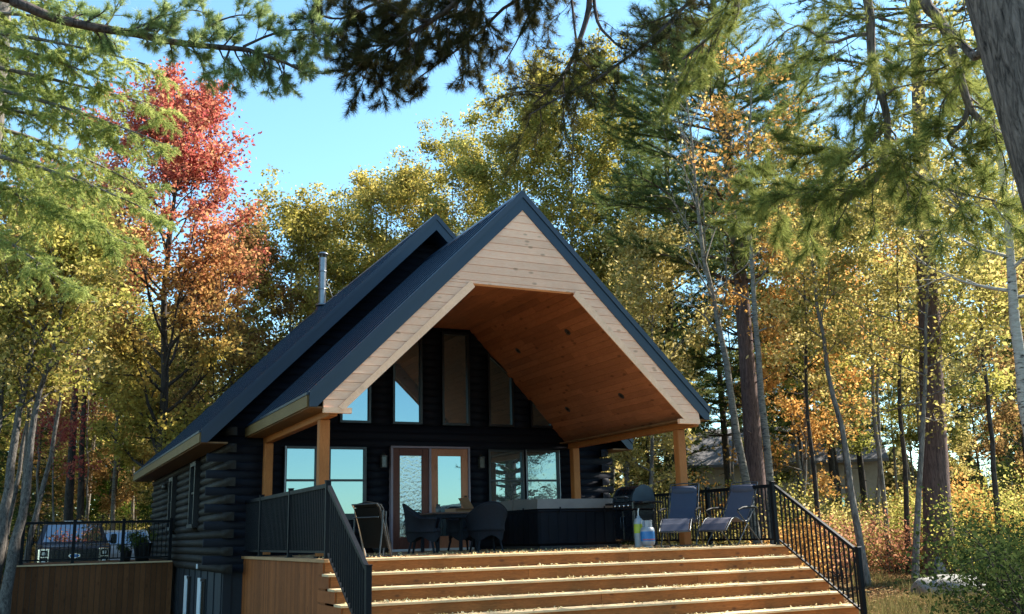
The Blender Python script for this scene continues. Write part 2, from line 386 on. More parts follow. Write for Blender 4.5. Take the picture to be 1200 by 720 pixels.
M['n_cedar'] = leafmat('yellow green cedar sprays', [(0, (.05, .085, .03)), (.4, (.22, .28, .075)), (1, (.58, .60, .20))], .55, .6, .3)
M['litter'] = leafmat('fallen leaf litter', [(0, (.10, .05, .03)), (.45, (.26, .14, .07)), (.8, (.42, .28, .12)), (1, (.55, .44, .22))], .15, .1)
M['litter_pale'] = leafmat('dry pale leaves', [(0, (.35, .24, .10)), (.5, (.55, .45, .22)), (1, (.68, .60, .38))], .2, .1)
M['grass'] = leafmat('dry grass', [(0, (.07, .075, .02)), (.5, (.18, .16, .06)), (1, (.34, .28, .13))], .35, .5, .1)
def ground_mat():
    m, N, L, b = nmat('forest floor')
    v = coords(N, L); a = noise(N, L, v, .5, 4); c = noise(N, L, v, 9, 8, .75)
    r1 = ramp(N, [(.3, (.035, .022, .014)), (.5, (.11, .068, .042)), (.7, (.24, .15, .095))]); L.new(c.outputs[0], r1.inputs[0])
    r2 = ramp(N, [(.3, (.03, .032, .012)), (.5, (.085, .08, .03)), (.7, (.20, .17, .075))]); L.new(c.outputs[0], r2.inputs[0])
    k = ramp(N, [(.42, (0, 0, 0)), (.58, (1, 1, 1))]); L.new(a.outputs[0], k.inputs[0])
    mx = N.new('ShaderNodeMix'); mx.data_type = 'RGBA'; L.new(k.outputs[0], mx.inputs[0]); L.new(r1.outputs[0], mx.inputs[6]); L.new(r2.outputs[0], mx.inputs[7])
    L.new(mx.outputs[2], b.inputs['Base Color']); b.inputs['Roughness'].default_value = .95; b.inputs['Specular IOR Level'].default_value = .1
    bump(N, L, b, c.outputs[0], 1, .06); return m
M['ground'] = ground_mat()
def water_mat():
    m, N, L, b = nmat('lake water')
    b.inputs['Base Color'].default_value = (.02, .05, .07, 1); b.inputs['Roughness'].default_value = .08
    bump(N, L, b, noise(N, L, coords(N, L, (1, 1, 1)), 2, 4).outputs[0], .5, .05); return m
M['water'] = water_mat()
M['hill'] = plain('far wooded hill', (.05, .065, .05), .95, 0, .4, .08, 0)

# ------------------------------------------------------------------ ground, lake, hills
def build_setting():
    t = np.concatenate([-np.geomspace(900, 42, 26), np.linspace(-40, 60, 126), np.geomspace(62, 900, 26)])
    X, Y = np.meshgrid(t+0.0, t+0.0, indexing='ij'); Z = ground(X, Y)
    n = len(t); V = np.stack([X, Y, Z], -1).reshape(-1, 3)
    i = np.arange((n-1)*n).reshape(n-1, n)[:, :-1].ravel()
    me = np_mesh('ground', V, np.stack([i, i+n, i+n+1, i+1], 1), M['ground'], True)
    tag(link('ground', me), kind='structure')
    q = MB(); q.add([(-1800, -1800, -3.2), (1800, -1800, -3.2), (1800, -24, -3.2), (-1800, -24, -3.2)], [(0, 1, 2, 3)])
    tag(q.build('lake_water', M['water']), kind='structure')
    # low wooded far shore across the lake
    rng = np.random.default_rng(4); V = []; F = []
    nx = 90
    for k in range(nx):
        x = -700+1400*k/(nx-1); h = 16+9*math.sin(k*.21)+5*math.sin(k*.53+1)+rng.normal()*1.2
        for (dy, z) in ((0, -4), (-30, h*.7), (-90, h), (-240, h*.9), (-330, -4)): V.append((x, -420+dy, z))
    for k in range(nx-1):
        for j in range(4): a = k*5+j; F.append((a, a+1, a+6, a+5))
    tag(link('far_hills', np_mesh('far_hills', V, F, M['hill'], True)), kind='structure')
build_setting()

# ------------------------------------------------------------------ the cabin
XC = -0.08                                # porch ridge
PR_Z, PR_W, PR_E = 6.38, 3.85, 2.55       # porch roof: ridge, half width, eave top
MR_Z, MR_W, MR_E = 7.32, 4.88, 2.39       # main roof
MY, WY, BY = 4.475, 5.04, 17.0            # main rake plane, front wall, back wall
cabin = thing('log_cabin', 'dark log cabin with steep navy metal roof and open timber porch above the stairs', 'cabin', (0, WY, -0.3))
def cpart(mb, name, mat, parent=None, label=None):
    mb.v = [(x, y-WY, z+0.3) for x, y, z in mb.v]
    o = mb.build(name, M[mat], parent or cabin)
    if label: o['label'] = label
    return o
HC = 0.165
def log_prof(h, b, n=6): return [(-b*math.cos(math.pi*(k/n-.5))-.0, h*k/n) for k in range(n+1)]
def log_run_x(mb, x0, x1, z, y, b=.03, h=HC, e0=0, e1=0):   # course along X, bulging to -Y; e: slope of the clipped ends
    n = 6; vs = []
    for k in range(n+1):
        zz = z+h*k/n; yy = y-b*math.sin(math.pi*k/n)**.6 if 0 < k < n else y
        vs.append((x0+e0*(zz-z), yy, zz))
    m_ = len(vs)
    vs += [(x1-e1*(p[2]-z), p[1], p[2]) for p in vs]
    back = len(vs); vs += [(x0, y+.1, z), (x0+e0*h, y+.1, z+h), (x1, y+.1, z), (x1-e1*h, y+.1, z+h)]
    fs = [(k, k+m_, k+m_+1, k+1) for k in range(n)]
    fs += [tuple(range(m_))+(back+1, back), tuple(range(2*m_-1, m_-1, -1))+(back+2, back+3), (m_-1, 2*m_-1, back+3, back+1)]
    mb.add(vs, fs, True)
openings = []       # (x0,x1,z0,z1, kind)
def front_wall():
    mb = MB()
    z = -0.30; i = 0
    ops = [(-3.15, -2.46, .72, 2.18), (-2.24, -1.42, .72, 2.18), (-.90, .94, -.02, 2.19), (1.40, 2.28, .72, 2.18), (2.32, 3.20, .72, 2.18)]
    ops += [(u[0]-.05, u[1]+.05, 2.66, max(u[2], u[3])+.05) for u in UP]
    while z < MR_Z-.5:
        zt = z+HC
        lim = min(4.3, (MR_Z-.30-zt)/1.0145)
        if lim < .1: break
        slope = 1/1.0145 if lim < 4.3 else 0
        lo, hi = -lim-(HC*slope), lim+(HC*slope)
        if lim >= 4.3:
            ext = .36 if i % 2 else .02
            lo, hi = -4.3-ext, 4.3+ext
        cuts = sorted([(a, b) for a, b, c, d in ops if c < zt-.02 and d > z+.02])
        x = lo; e0 = slope
        for a, b in cuts:
            if a > x: log_run_x(mb, x, a, z, WY, e0=e0, e1=0)
            x = max(x, b); e0 = 0
        log_run_x(mb, x, hi, z, WY, e0=e0, e1=slope)
        z = zt; i += 1
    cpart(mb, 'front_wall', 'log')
UP = [(-1.95, -1.38, 3.62-.05, 4.20-.0), (-.79, -.21, 4.62, 4.62), (.35, .93, 4.72, 4.72), (1.48, 2.03, 4.28, 3.80), (2.52, 3.10, 3.25, 2.72)]
front_wall()
def side_walls():
    for sx, nm in ((-1, 'side_wall'), (1, 'side_wall')):
        mb = MB(); z = -0.30; i = 0
        wins = [(7.95, 8.75, .66, 2.10), (11.75, 12.45, .66, 2.0)] if sx < 0 else []
        while z < 2.55:
            y0 = WY-.36 if i % 2 == 0 else WY-.0
            y1 = BY+.36 if i % 2 == 0 else BY
            segs = []; y = y0
            for a, b, c, d in wins:
                if c < z+HC-.02 and d > z+.02: segs.append((y, a)); y = b
            segs.append((y, y1))
            for a, b in segs:
                n = 6; vs = []
                for k in range(n+1):
                    bb = .055*math.sin(math.pi*k/n)**.6 if 0 < k < n else 0
                    vs.append((sx*(4.3+bb), a, z+HC*k/n))
                vs += [(p[0], b, p[2]) for p in vs]; m_ = n+1; q = len(vs)
                vs += [(sx*4.16, a, z), (sx*4.16, a, z+HC), (sx*4.16, b, z), (sx*4.16, b, z+HC)]
                fs = [(k, k+m_, k+m_+1, k+1) for k in range(n)]+[tuple(range(m_))+(q+1, q), tuple(range(2*m_-1, m_-1, -1))+(q+2, q+3)]
                mb.add(vs, fs, True)
            z += HC; i += 1
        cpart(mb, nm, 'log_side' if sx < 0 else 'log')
    mb = MB(); mb.prism([(-4.28, -1.2), (4.28, -1.2), (4.28, 2.4), (0, 6.9), (-4.28, 2.4)], 1, BY-.05, BY+.05); cpart(mb, 'back_wall', 'log')
    mb = MB(); mb.box(-4.26, -4.1, WY+.02, BY, -2.4, -.30); mb.box(4.1, 4.26, WY+.02, BY, -2.4, -.30); mb.box(-4.1, 4.1, WY+.05, WY+.2, -2.4, -.3)
    for k in range(14): mb.box(-4.285, -4.26, WY+.1+k*.85, WY+.13+k*.85, -2.4, -.30)
    cpart(mb, 'foundation', 'basement')
side_walls()

def gable_roof(name, ridge, half, eave, y0, y1, xc, t, fas_front, mat='roof'):
    """roof slab; children: seam, rake_board, ridge_cap, eave_board"""
    s = (ridge-eave)/half
    mb = MB(); mb.prism([(xc, ridge), (xc+half, eave), (xc+half, eave-t*.5), (xc, ridge-t), (xc-half, eave-t*.5), (xc-half, eave)][::-1], 1, y0, y1)
    root = cpart(mb, name, mat)
    def sub(m_, n_, mt, lab=None): return cpart(m_, n_, mt, root, lab)
    sm = MB()
    y = y0+.42
    L = math.hypot(1, s)
    while y < y1-.1:
        for sg in (-1, 1):
            p = [(xc+sg*.03, ridge+.002-.03*s), (xc+sg*(half-.005), eave+.007), (xc+sg*(half-.005)+sg*.0, eave+.035), (xc+sg*.03, ridge+.03-.03*s)]
            sm.prism(p if sg > 0 else p[::-1], 1, y-.012, y+.012)
        y += .41
    sub(sm, 'roof_seams', mat)
    rc = MB(); rc.prism([(xc-.14, ridge-.14*s+.006), (xc-.14, ridge-.14*s+.04), (xc, ridge+.045), (xc+.14, ridge-.14*s+.04), (xc+.14, ridge-.14*s+.006), (xc, ridge+.006)], 1, y0-.03, y1+.03)
    sub(rc, 'ridge_cap', mat)
    for sg in (-1, 1):
        fb = MB(); h = fas_front
        def band(o0, o1, ya, yb):
            p = [(xc, ridge-o0), (xc+sg*half, eave-o0), (xc+sg*half, eave-min(o1, .22)), (xc+sg*(half-max(0, o1-.22)/s), eave-o1+max(0, o1-.22)-.0 if False else eave-.22), (xc, ridge-o1)]
            if o1 <= .22: p = [(xc, ridge-o0), (xc+sg*half, eave-o0), (xc+sg*half, eave-o1), (xc, ridge-o1)]
            fb.prism(p if sg < 0 else p[::-1], 1, ya, yb)
        band(-.03, .10, y0-.055, y0-.002)
        band(.10, h, y0-.035, y0-.002)
        sub(fb, 'rake_board', 'fascia')
        e = MB()
        e.box(min(xc+sg*half, xc+sg*(half+.03)), max(xc+sg*half, xc+sg*(half+.03)), y0+.01, y1, eave-.22, eave-.035)
        sub(e, 'eave_board', 'tan_fascia')
        so_ = MB()
        xi = 4.37 if name == 'main_roof' else half-.55
        so_.box(min(xc+sg*(half-.01), sg*xi+ (0 if name == 'main_roof' else xc)), max(xc+sg*(half-.01), sg*xi+(0 if name == 'main_roof' else xc)), y0+.02, y1, eave-.235, eave-.205)
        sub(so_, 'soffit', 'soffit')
        dr = MB(); dr.box(min(xc+sg*(half-.02), xc+sg*(half+.045)), max(xc+sg*(half-.02), xc+sg*(half+.045)), y0-.02, y1, eave-.034, eave+.006)
        sub(dr, 'drip_edge', mat)
    return root
main_roof = gable_roof('main_roof', MR_Z, MR_W, MR_E, MY, BY+.35, 0, .30, .34)
porch_roof = gable_roof('porch_roof', PR_Z, PR_W, PR_E, 0, WY-.08, XC, .26, .34)

def gable_siding():
    # boards on the porch gable: outer = under the rake, inner = flat topped opening
    HB = .145; Y0, Y1 = -.012, .03
    s = (PR_Z-PR_E)/PR_W
    def out(z): return min((PR_Z-.30-z)/s, 3.62)
    OT, OX = 4.58, 1.0                    # opening top, half width of its flat part
    so_ = (OT-2.34)/(3.28-OX)
    def inn(z): return OX+(OT-z)/so_
    mb = MB(); z = PR_Z-.30-HB
    def board(p): 
        # p: list of (x,z) clockwise; lap: bottom edge proud of the top edge
        zs = [q[1] for q in p]; a, b = min(zs), max(zs); vs = []
        for yb in (0, 1):
            for (x, z_) in p:
                f = (b-z_)/(b-a+1e-9); vs.append((XC+x, (Y0-.007*f) if yb == 0 else Y1, z_))
        n = len(p); fs = [tuple(range(n)), tuple(range(2*n-1, n-1, -1))]+[(i, (i+1) % n, n+(i+1) % n, n+i) for i in range(n)]
        mb.add(vs, fs)
    g = .004
    while z > 2.30-HB:
        zb, zt = max(z+g, 2.33), z+HB
        if zt-zb < .02: break
        if zb >= OT:
            board([(-out(zt), zt), (out(zt), zt), (out(zb), zb), (-out(zb), zb)])
        else:
            for sg in (-1, 1):
                if zt > OT:
                    if sg < 0: board([(-out(zt), zt), (out(zt), zt), (out(OT), OT), (-out(OT), OT)])
                    zt2 = OT-.004
                    board([(sg*inn(zt2), zt2), (sg*out(zt2), zt2), (sg*out(zb), zb), (sg*inn(zb), zb)])
                else:
                    if out(zb)-inn(zb) > .01: board([(sg*inn(zt), zt), (sg*out(zt), zt), (sg*out(zb), zb), (sg*inn(zb), zb)])
        z -= HB
    cpart(mb, 'gable_siding', 'siding')
    w_ = .115
    for sg in (-1, 1):
        tm = MB()
        dx, dz = (3.30-OX), -(OT-2.32); L = math.hypot(dx, dz); nx, nz = -dz/L*w_, dx/L*w_
        a = (XC+sg*(OX-.02), OT+.03); b = (XC+sg*3.30, 2.32)
        p = [(a[0], a[1]-.10), (b[0], b[1]-.10+.06), (b[0]+sg*nx, b[1]+.02), (a[0]+sg*nx*.9, a[1]+nz*.2)]
        tm.prism(p if sg > 0 else p[::-1], 1, -.045, -.022)
        cpart(tm, 'opening_trim', 'ptrim')
    # reveal behind the opening edge
    rv = MB()
    rv.box(XC-OX, XC+OX, .031, .12, OT-.0, OT+.03)
    cpart(rv, 'opening_header', 'ptrim')
gable_siding()

CT, CX, CE, CXE = 4.87, 1.10, 2.37, 3.46     # ceiling: top height, half flat, spring height and half width
def ceiling():
    mb = MB(); rng = np.random.default_rng(8)
    path = [(-CXE, CE), (-CX, CT), (CX, CT), (CXE, CE)]
    for (a, b) in zip(path[:-1], path[1:]):
        a = np.array(a); b = np.array(b); L = np.linalg.norm(b-a); d = (b-a)/L; n = int(L/.135)
        nr = np.array([-d[1], d[0]])
        for k in range(n):
            p0 = a+d*(L*k/n+.002); p1 = a+d*(L*(k+1)/n-.002)
            y = .13-rng.random()*0
            ys = [.13]; yy = .13+rng.uniform(.5, 2.6)
            while yy < 4.6: ys.append(yy); yy += rng.uniform(1.2, 2.6)
            ys.append(WY+.02)
            for y0, y1 in zip(ys[:-1], ys[1:]):
                o = rng.uniform(0, .002)
                q = [p0+nr*o, p1+nr*o, p1+nr*.03, p0+nr*.03]
                mb.prism([(XC+v_[0], v_[1]) for v_ in q], 1, y0+.0015, y1-.0015)
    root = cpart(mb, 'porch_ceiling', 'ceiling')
    for (x, y, z) in ((1.65, 1.58, 4.26), (1.64, 3.81, 4.26), (2.82, 1.56, 3.02), (2.82, 3.80, 3.02), (-1.75, 1.58, 4.26), (-1.75, 3.81, 4.26), (-2.92, 1.56, 3.02), (-2.92, 3.8, 3.02)):
        for nm, r0, r1, mt in (('downlight_trim', .045, .075, 'lamp_metal'), ('downlight_lens', .0, .045, 'frost')):
            sg = 1 if x > XC else -1
            zc = CT-(abs(x-XC)-CX)*(CT-CE)/(CXE-CX)
            sl_ = (CT-CE)/(CXE-CX); L = math.hypot(1, sl_); nx, nz = -sg*sl_/L, -1/L
            tx, tz = sg*1/L, -sl_/L
            b = MB(); vs = []; n = 20
            for (r, o) in ((r0, .004), (r1, .004), (r1, -.01)) if r0 else ((0.001, -.002+.004), (r1, .002)):
                for k in range(n):
                    a = 2*math.pi*k/n
                    vs.append((x+nx*o+tx*r*math.cos(a), y+r*math.sin(a), zc+nz*o+tz*r*math.cos(a)))
            m_ = len(vs)//n
            b.add(vs, [(i*n+k, i*n+(k+1) % n, (i+1)*n+(k+1) % n, (i+1)*n+k) for i in range(m_-1) for k in range(n)])
            cpart(b, nm, mt, root)
ceiling()

def posts_beams():
    for sg, x in ((-1, -3.52), (1, 3.50)):
        for y in (.62, 4.78):
            mb = MB(); mb.box(x-.085, x+.085, y-.085, y+.085, .0, 2.20, .012); cpart(mb, 'porch_post', 'post')
            mb = MB(); mb.box(x-.10, x+.10, y-.10, y+.10, 0, .03)
            cpart(mb, 'post_bracket', 'rail')
        mb = MB(); mb.box(x-.07, x+.07, .05, WY-.08, 2.202, 2.36, .01); cpart(mb, 'porch_beam', 'beam')
    mb = MB()
    for sg in (-1, 1):     # block at the foot of the gable on each side
        x0, x1 = sorted((XC+sg*3.16, XC+sg*3.62)); mb.box(x0, x1, -.04, .04, 2.24, 2.328)
    cpart(mb, 'gable_block', 'ptrim')
posts_beams()

def window(x0, x1, z0, z1, rail=True, mat='glass', bars=0, tall=None, lab=None, line=None):
    y = WY-.075
    fr = MB(); t = .05
    top0 = z1 if tall is None else tall[0]; top1 = z1 if tall is None else tall[1]
    yf, yb = y-.02, y+.06
    fr.box(x0-t, x0, yf, yb, z0-t, top0+t*.2); fr.box(x1, x1+t, yf, yb, z0-t, top1+t*.2); fr.box(x0, x1, yf, yb, z0-t, z0)
    fr.prism([(x0-t, top0+.004), (x1+t, top1+.004), (x1+t, top1+t), (x0-t, top0+t)], 1, yf-.002, yb)
    if rail:
        zm = (z0+z1)*.5+.02; fr.box(x0, x1, yf+.01, yb, zm-.022, zm+.022)
    if bars: fr.box(x0+bars-.02, x0+bars+.02, yf+.006, yb, z0, z1)
    if z0 < 1: fr.box(x0-t, x1+t, yf, yb, .67, z0-t-.001)
    root = cpart(fr, 'window', 'black_trim', None, lab)
    pn = MB(); pn.prism([(x0, z0), (x1, z0), (x1, top1), (x0, top0)], 1, y+.035, y+.05)
    cpart(pn, 'pane', mat, root)
    bk = MB(); bk.prism([(x0-t, z0-t), (x1+t, z0-t), (x1+t, top1+t), (x0-t, top0+t)], 1, yb+.002, yb+.03); cpart(bk, 'frame_back', 'black_trim', root)
    if line:
        ln = MB()
        for xl in line: ln.box(xl-.008, xl+.008, yf-.012, yf-.002, z0-t, z1+t)
        cpart(ln, 'metal_edge', 'steel', root)
    return root
window(-3.10, -2.51, .80, 2.12, line=[-3.13])
window(-2.19, -1.47, .80, 2.12)
window(1.45, 2.23, .80, 2.11, bars=0)
window(2.37, 3.15, .80, 2.12, mat='glass_wob', line=[2.335, 3.185])
UPW = [(-1.95, -1.38, 3.62, 4.18), (-.79, -.21, 4.62, 4.62), (.36, .92, 4.72, 4.72), (1.48, 2.01, 4.30, 3.80), (2.54, 3.00, 3.28, 2.80)]
for a, b, t0, t1 in UPW:
    window(a, b, 2.73, 3, rail=False, tall=(t0, t1), lab='tall narrow window under the porch ceiling' if t0 > 4 else 'small slanted window beside the ceiling edge')
# backing so that no light leaks between the courses
mb = MB(); mb.prism([(-4.15, -.3), (4.15, -.3), (4.15, 2.5), (0, 6.7), (-4.15, 2.5)], 1, WY+.10, WY+.14); cpart(mb, 'inner_lining', 'black_trim')

def doors():
    y = WY-.10
    cs = MB(); cs.box(-.895, -.845, y-.03, y+.10, .02, 2.20); cs.box(.895, .935, y-.03, y+.10, .02, 2.20); cs.box(-.895, .935, y-.032, y+.10, 2.165, 2.205)
    cs.box(-.025, .025, y-.028, y+.09, .02, 2.165)
    cpart(cs, 'door_casing', 'pale_trim')
    cs = MB(); cs.box(-.93, .97, y-.12, y+.1, 0.0, .05, .01); cpart(cs, 'door_sill', 'white')
    for x0, x1, mt, gm, nm in ((-.842, -.028, 'door_shaded', 'door_glass', 'door panel with mottled glass, shade put into its dark brown'), (.028, .892, 'door_lit', 'glass', 'door panel with clear glass, light put into its orange brown')):
        st = .14
        d = MB(); d.box(x0, x0+st, y, y+.05, .05, 2.16, .006); d.box(x1-st, x1, y, y+.05, .05, 2.16, .006)
        d.box(x0+st, x1-st, y, y+.05, 2.0, 2.16, .006); d.box(x0+st, x1-st, y, y+.05, .05, .30, .006)
        for zz in (0,): d.box(x0+st, x0+st+.02, y+.004, y+.046, .30, 2.0); d.box(x1-st-.02, x1-st, y+.004, y+.046, .30, 2.0)
        root = cpart(d, 'door', mt, None, nm)
        p = MB(); p.box(x0+st+.02, x1-st-.02, y+.018, y+.032, .30, 2.0); cpart(p, 'pane', gm, root)
        if mt == 'door_lit':
            h = MB(); h.tube([(x1-.07, y-.001, 1.0), (x1-.07, y-.06, 1.0), (x1-.16, y-.065, 1.0)], .012, 8); h.lathe([(0, 0), (.03, 0), (.03, .03), (0, .03)], (x1-.07, y-.02, 1.12), 12)
            h.box(x1-.10, x1-.04, y-.014, y+.0, .92, 1.06, .004)
            cpart(h, 'handle', 'lamp_metal', root)
doors()
for x in (-1.06, 1.20):      # lanterns on either side of the doors
    mb = MB(); y = WY-.13
    mb.box(x-.05, x+.05, WY-.09, WY-.05, 1.80, 2.0, .01); mb.box(x-.06, x+.06, y-.07, y+.05, 1.97, 1.99); mb.lathe([(.02, .06), (.045, .03), (.062, 0)], (x, y-.01, 1.99), 4, False)
    for a in (-1, 1):
        for b in (-1, 1): mb.box(x+a*.05-.006, x+a*.05+.006, y-.01+b*.05-.006, y-.01+b*.05+.006, 1.76, 1.97)
    mb.box(x-.06, x+.06, y-.07, y+.05, 1.745, 1.76)
    r_ = cpart(mb, 'wall_lantern', 'lamp_metal')
    g = MB(); g.box(x-.042, x+.042, y-.052, y+.032, 1.762, 1.965); cpart(g, 'lantern_glass', 'frost', r_)

def side_details():
    for (y0, y1, z0, z1) in ((7.95, 8.75, .70, 2.08), (11.75, 12.45, .70, 1.96)):
        fr = MB(); X0, X1 = -4.46, -4.30
        fr.box(X0, X1, y0, y0+.09, z0, z1); fr.box(X0, X1, y1-.09, y1, z0, z1); fr.box(X0, X1, y0+.09, y1-.09, z1-.09, z1); fr.box(X0-.02, X1, y0+.0, y1-.0, z0-.08, z0)
        fr.box(X0+.04, X1, y0+.09, y1-.09, (z0+z1)/2-.02, (z0+z1)/2+.02)
        r_ = cpart(fr, 'window', 'black_trim', None, 'narrow dark framed window in the side log wall')
        p = MB(); p.box(-4.36, -4.34, y0+.09, y1-.09, z0, z1-.09); cpart(p, 'pane', 'glass', r_)
    for (y0, y1) in ((6.95, 7.95), (9.15, 9.95)):
        fr = MB(); z0, z1 = -1.45, -.46
        fr.box(-4.30, -4.262, y1-.42, y1, z0-.6, z1)  # white strip stands in for sky reflected in the pane
        r_ = cpart(fr, 'basement_window', 'white', None, 'basement window with a white strip painted for the reflected sky')
        p = MB(); p.box(-4.29, -4.275, y0+.07, y1-.43, z0+.07, z1-.07); cpart(p, 'pane', 'glass', r_); p = MB(); p.box(-4.31, -4.262, y0, y0+.06, z0, z1); p.box(-4.31, -4.262, y0+.061, y1-.43, z1-.06, z1); cpart(p, 'frame', 'black_trim', r_)
    mb = MB(); mb.lathe([(.0, 0), (.05, .0), (.09, -.16), (.02, -.17)], (-4.50, 12.95, 1.86), 14); mb.tube([(-4.36, 12.95, 1.80), (-4.45, 12.95, 1.90), (-4.50, 12.95, 1.86)], .012, 6)
    cpart(mb, 'side_lamp', 'lamp_metal')
    mb = MB(); mb.box(-4.40, -4.37, 7.5, 7.58, -.26, -.16, .005); cpart(mb, 'outlet_cover', 'white')
side_details()
def chimney():
    x, y = -.22, 13.3; z0 = MR_Z+x*1.0145
    mb = MB(); mb.tube([(x, y, z0-.1), (x, y, z0+1.55)], .11, 20); r_ = cpart(mb, 'chimney_pipe', 'steel')
    mb = MB()
    for zz in (.55, 1.1): mb.lathe([(.112, zz), (.122, zz+.005), (.122, zz+.035), (.112, zz+.04)], (x, y, z0), 20)
    mb.lathe([(.112, 0), (.19, -.02), (.19, .04), (.112, .05)], (x, y, z0+.06), 20)
    cpart(mb, 'chimney_collar', 'steel', r_)
    mb = MB()
    for k in range(6): a = k*math.pi/3; mb.tube([(x+.10*math.cos(a), y+.10*math.sin(a), z0+1.54), (x+.12*math.cos(a), y+.12*math.sin(a), z0+1.68)], .008, 5)
    mb.lathe([(0.0, .17), (.10, .15), (.17, .10), (.17, .08), (0, .10)], (x, y, z0+1.57), 20)
    cpart(mb, 'chimney_cap', 'steel', r_)
    mb = MB(); mb.tube([(x+.10, y-.02, z0+.9), (x+.55, y-.3, z0-.55+.0)], .012, 6); cpart(mb, 'brace_rod', 'tubegrey', r_)
    mb = MB(); mb.lathe([(.11, .12), (.17, .0), (.30, -.28), (.2, -.3)], (x, y, z0), 20); cpart(mb, 'flashing', 'roof', r_)
chimney()

# ------------------------------------------------------------------ porch deck, stairs, railings
RISE, RUN, NS = .192, .315, 7
deck = thing('porch_deck', 'cedar porch deck with rusty brown vertical skirt boards under the porch roof', 'deck', (0, 0, -1.4))
def dpart(mb, name, mat, parent=None, org=(0, 0, -1.4)):
    mb.v = [(x-org[0], y-org[1], z-org[2]) for x, y, z in mb.v]; return mb.build(name, M[mat], parent)
mb = MB(); x = -3.86
while x < 4.55:
    mb.box(x, x+.136, -.70, WY-.10 if x > -4.2 else WY, -.035, .0, .003); x += .141
dpart(mb, 'deck_boards', 'deck', deck)
mb = MB(); y = -.98
while y < 5.9:
    mb.box(-3.885, -3.862, y, y+.088, -1.95, -.045, .003); y += .092
dpart(mb, 'skirt', 'skirt', deck)
mb = MB(); y = -.70
while y < 4.9:
    mb.box(4.57, 4.59, y, y+.088, -1.5, -.045); y += .092
dpart(mb, 'skirt', 'skirt', deck)
mb = MB(); mb.box(-3.93, -3.86, -1.06, 5.9, -.04, .012, .004); dpart(mb, 'edge_board', 'deck', deck)
mb = MB(); mb.box(-3.84, 4.55, -.66, WY-.15, -.28, -.04); mb.box(-3.84, -3.80, 4.9, 5.9, -.28, -.04); dpart(mb, 'deck_frame', 'skirt2', deck)

stairs = thing('porch_stairs', 'broad cedar staircase littered with dry leaves in front of the porch', 'stairs', (0, -2, -1.4))
XS0, XS1 = -3.92, 4.60
for k in range(NS+1):
    yf = -1.04-RUN*k; z = -RISE*k
    xl = -3.90 if k == 0 else XS0
    if k < NS:
        t = MB()
        if k == 0:
            t.box(xl, .3, yf, -.705, z-.036, z+.002, .005); t.box(.304, XS1, yf, -.705, z-.036, z+.002, .005)
        else:
            w2 = (RUN+.02)/2
            j = (-.6, 1.9, .7, -1.4, 2.4, .2, -2)[k % 7]
            for yy in (yf, yf+w2+.004):
                t.box(xl-.03, j, yy, yy+w2-.004, z-.036, z, .005); t.box(j+.003, XS1, yy, yy+w2-.004, z-.036, z, .005); j = -j+.8
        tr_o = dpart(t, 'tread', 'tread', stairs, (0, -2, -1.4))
        sc_ = MB()
        for xs in np.arange(XS0+.25, XS1, .61):
            for yy in (yf+.035, yf+.12): sc_.lathe([(0, 0), (.005, 0), (.005, -.004)], (xs, yy, z+(.0035 if k == 0 else .0012)), 6)
        dpart(sc_, 'screws', 'tubegrey', tr_o, (0, 0, 0)); sc_ = None
        tr_o.children[0].location = (0, 2, 1.4)
        r_ = MB(); yr = yf+.042; j = (1.2, -.8, 2.1, .1, -1.9, 1.5, 0)[k % 7]
        r_.box(XS0+.02, j, yr, yr+.036, z-RISE+.001, z-.0365, .003); r_.box(j+.003, XS1-.02, yr, yr+.036, z-RISE+.001, z-.0365, .003)
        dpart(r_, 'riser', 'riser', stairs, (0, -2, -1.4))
for xx in (XS0+.0, XS1-.06):
    st = MB()
    for k in range(NS):
        yf = -1.04-RUN*k; z = -RISE*k
        st.box(xx, xx+.019, yf+.07, -.70, z-RISE-.01, z-.04-.002)
    dpart(st, 'side_panel', 'skirt', stairs, (0, -2, -1.4))

def rail_run(name, label, p0, p1, nposts, h=1.07, drop=0.0, post_ends=(1, 1), gap=.10, base0=0, ends_z=None, group='black metal railings of the cabin'):
    """straight run from p0 to p1 (points at walking level); every post and baluster is a part"""
    p0 = np.array(p0, float); p1 = np.array(p1, float); d = p1-p0; L = np.hypot(d[0], d[1]); ang = math.atan2(d[1], d[0])
    o = thing(name, label, 'railing', p0, ang, group)
    sl_ = d[2]/L
    def seg(x0, x1, z0, z1, hw, mb):
        vs = []
        for x in (x0, x1):
            for y in (-hw, hw):
                for z in (z0, z1): vs.append((x, y, z+sl_*x))
        mb.add(vs, [(0, 1, 3, 2), (4, 6, 7, 5), (0, 4, 5, 1), (2, 3, 7, 6), (0, 2, 6, 4), (1, 5, 7, 3)])
    mb = MB(); seg(0, L, h-.06, h, .03, mb); mb.build('top_rail', M['rail'], o)
    mb = MB(); seg(0, L, .08, .115, .018, mb); mb.build('bottom_rail', M['rail'], o)
    bal = MB(); vs = []
    bal.box(-.009, .009, -.014, .014, .115, h-.058); bm = bal.mesh('baluster', M['rail'])
    n = int(L/gap)
    for k in range(1, n):
        b = link('baluster', bm, o); x = L*k/n; b.location = (x, 0, sl_*x)
    pm = MB(); pm.box(-.038, .038, -.038, .038, 0, h+.03, .004); pm.box(-.046, .046, -.046, .046, h+.03, h+.045, .004); pm.box(-.06, .06, -.06, .06, 0, .012)
    pmm = pm.mesh('post', M['rail'])
    for k in range(nposts):
        if (k == 0 and not post_ends[0]) or (k == nposts-1 and not post_ends[1]): continue
        b = link('post', pmm, o); x = L*k/(nposts-1); b.location = (x, 0.001, sl_*x+.003)
    return o
ST = -RISE/RUN
ylow = -2.93
rail_run('deck_railing', 'black railing along the left edge of the porch, seen almost end on', (-3.87, 5.85, .013), (-3.87, -.98, .013), 4)
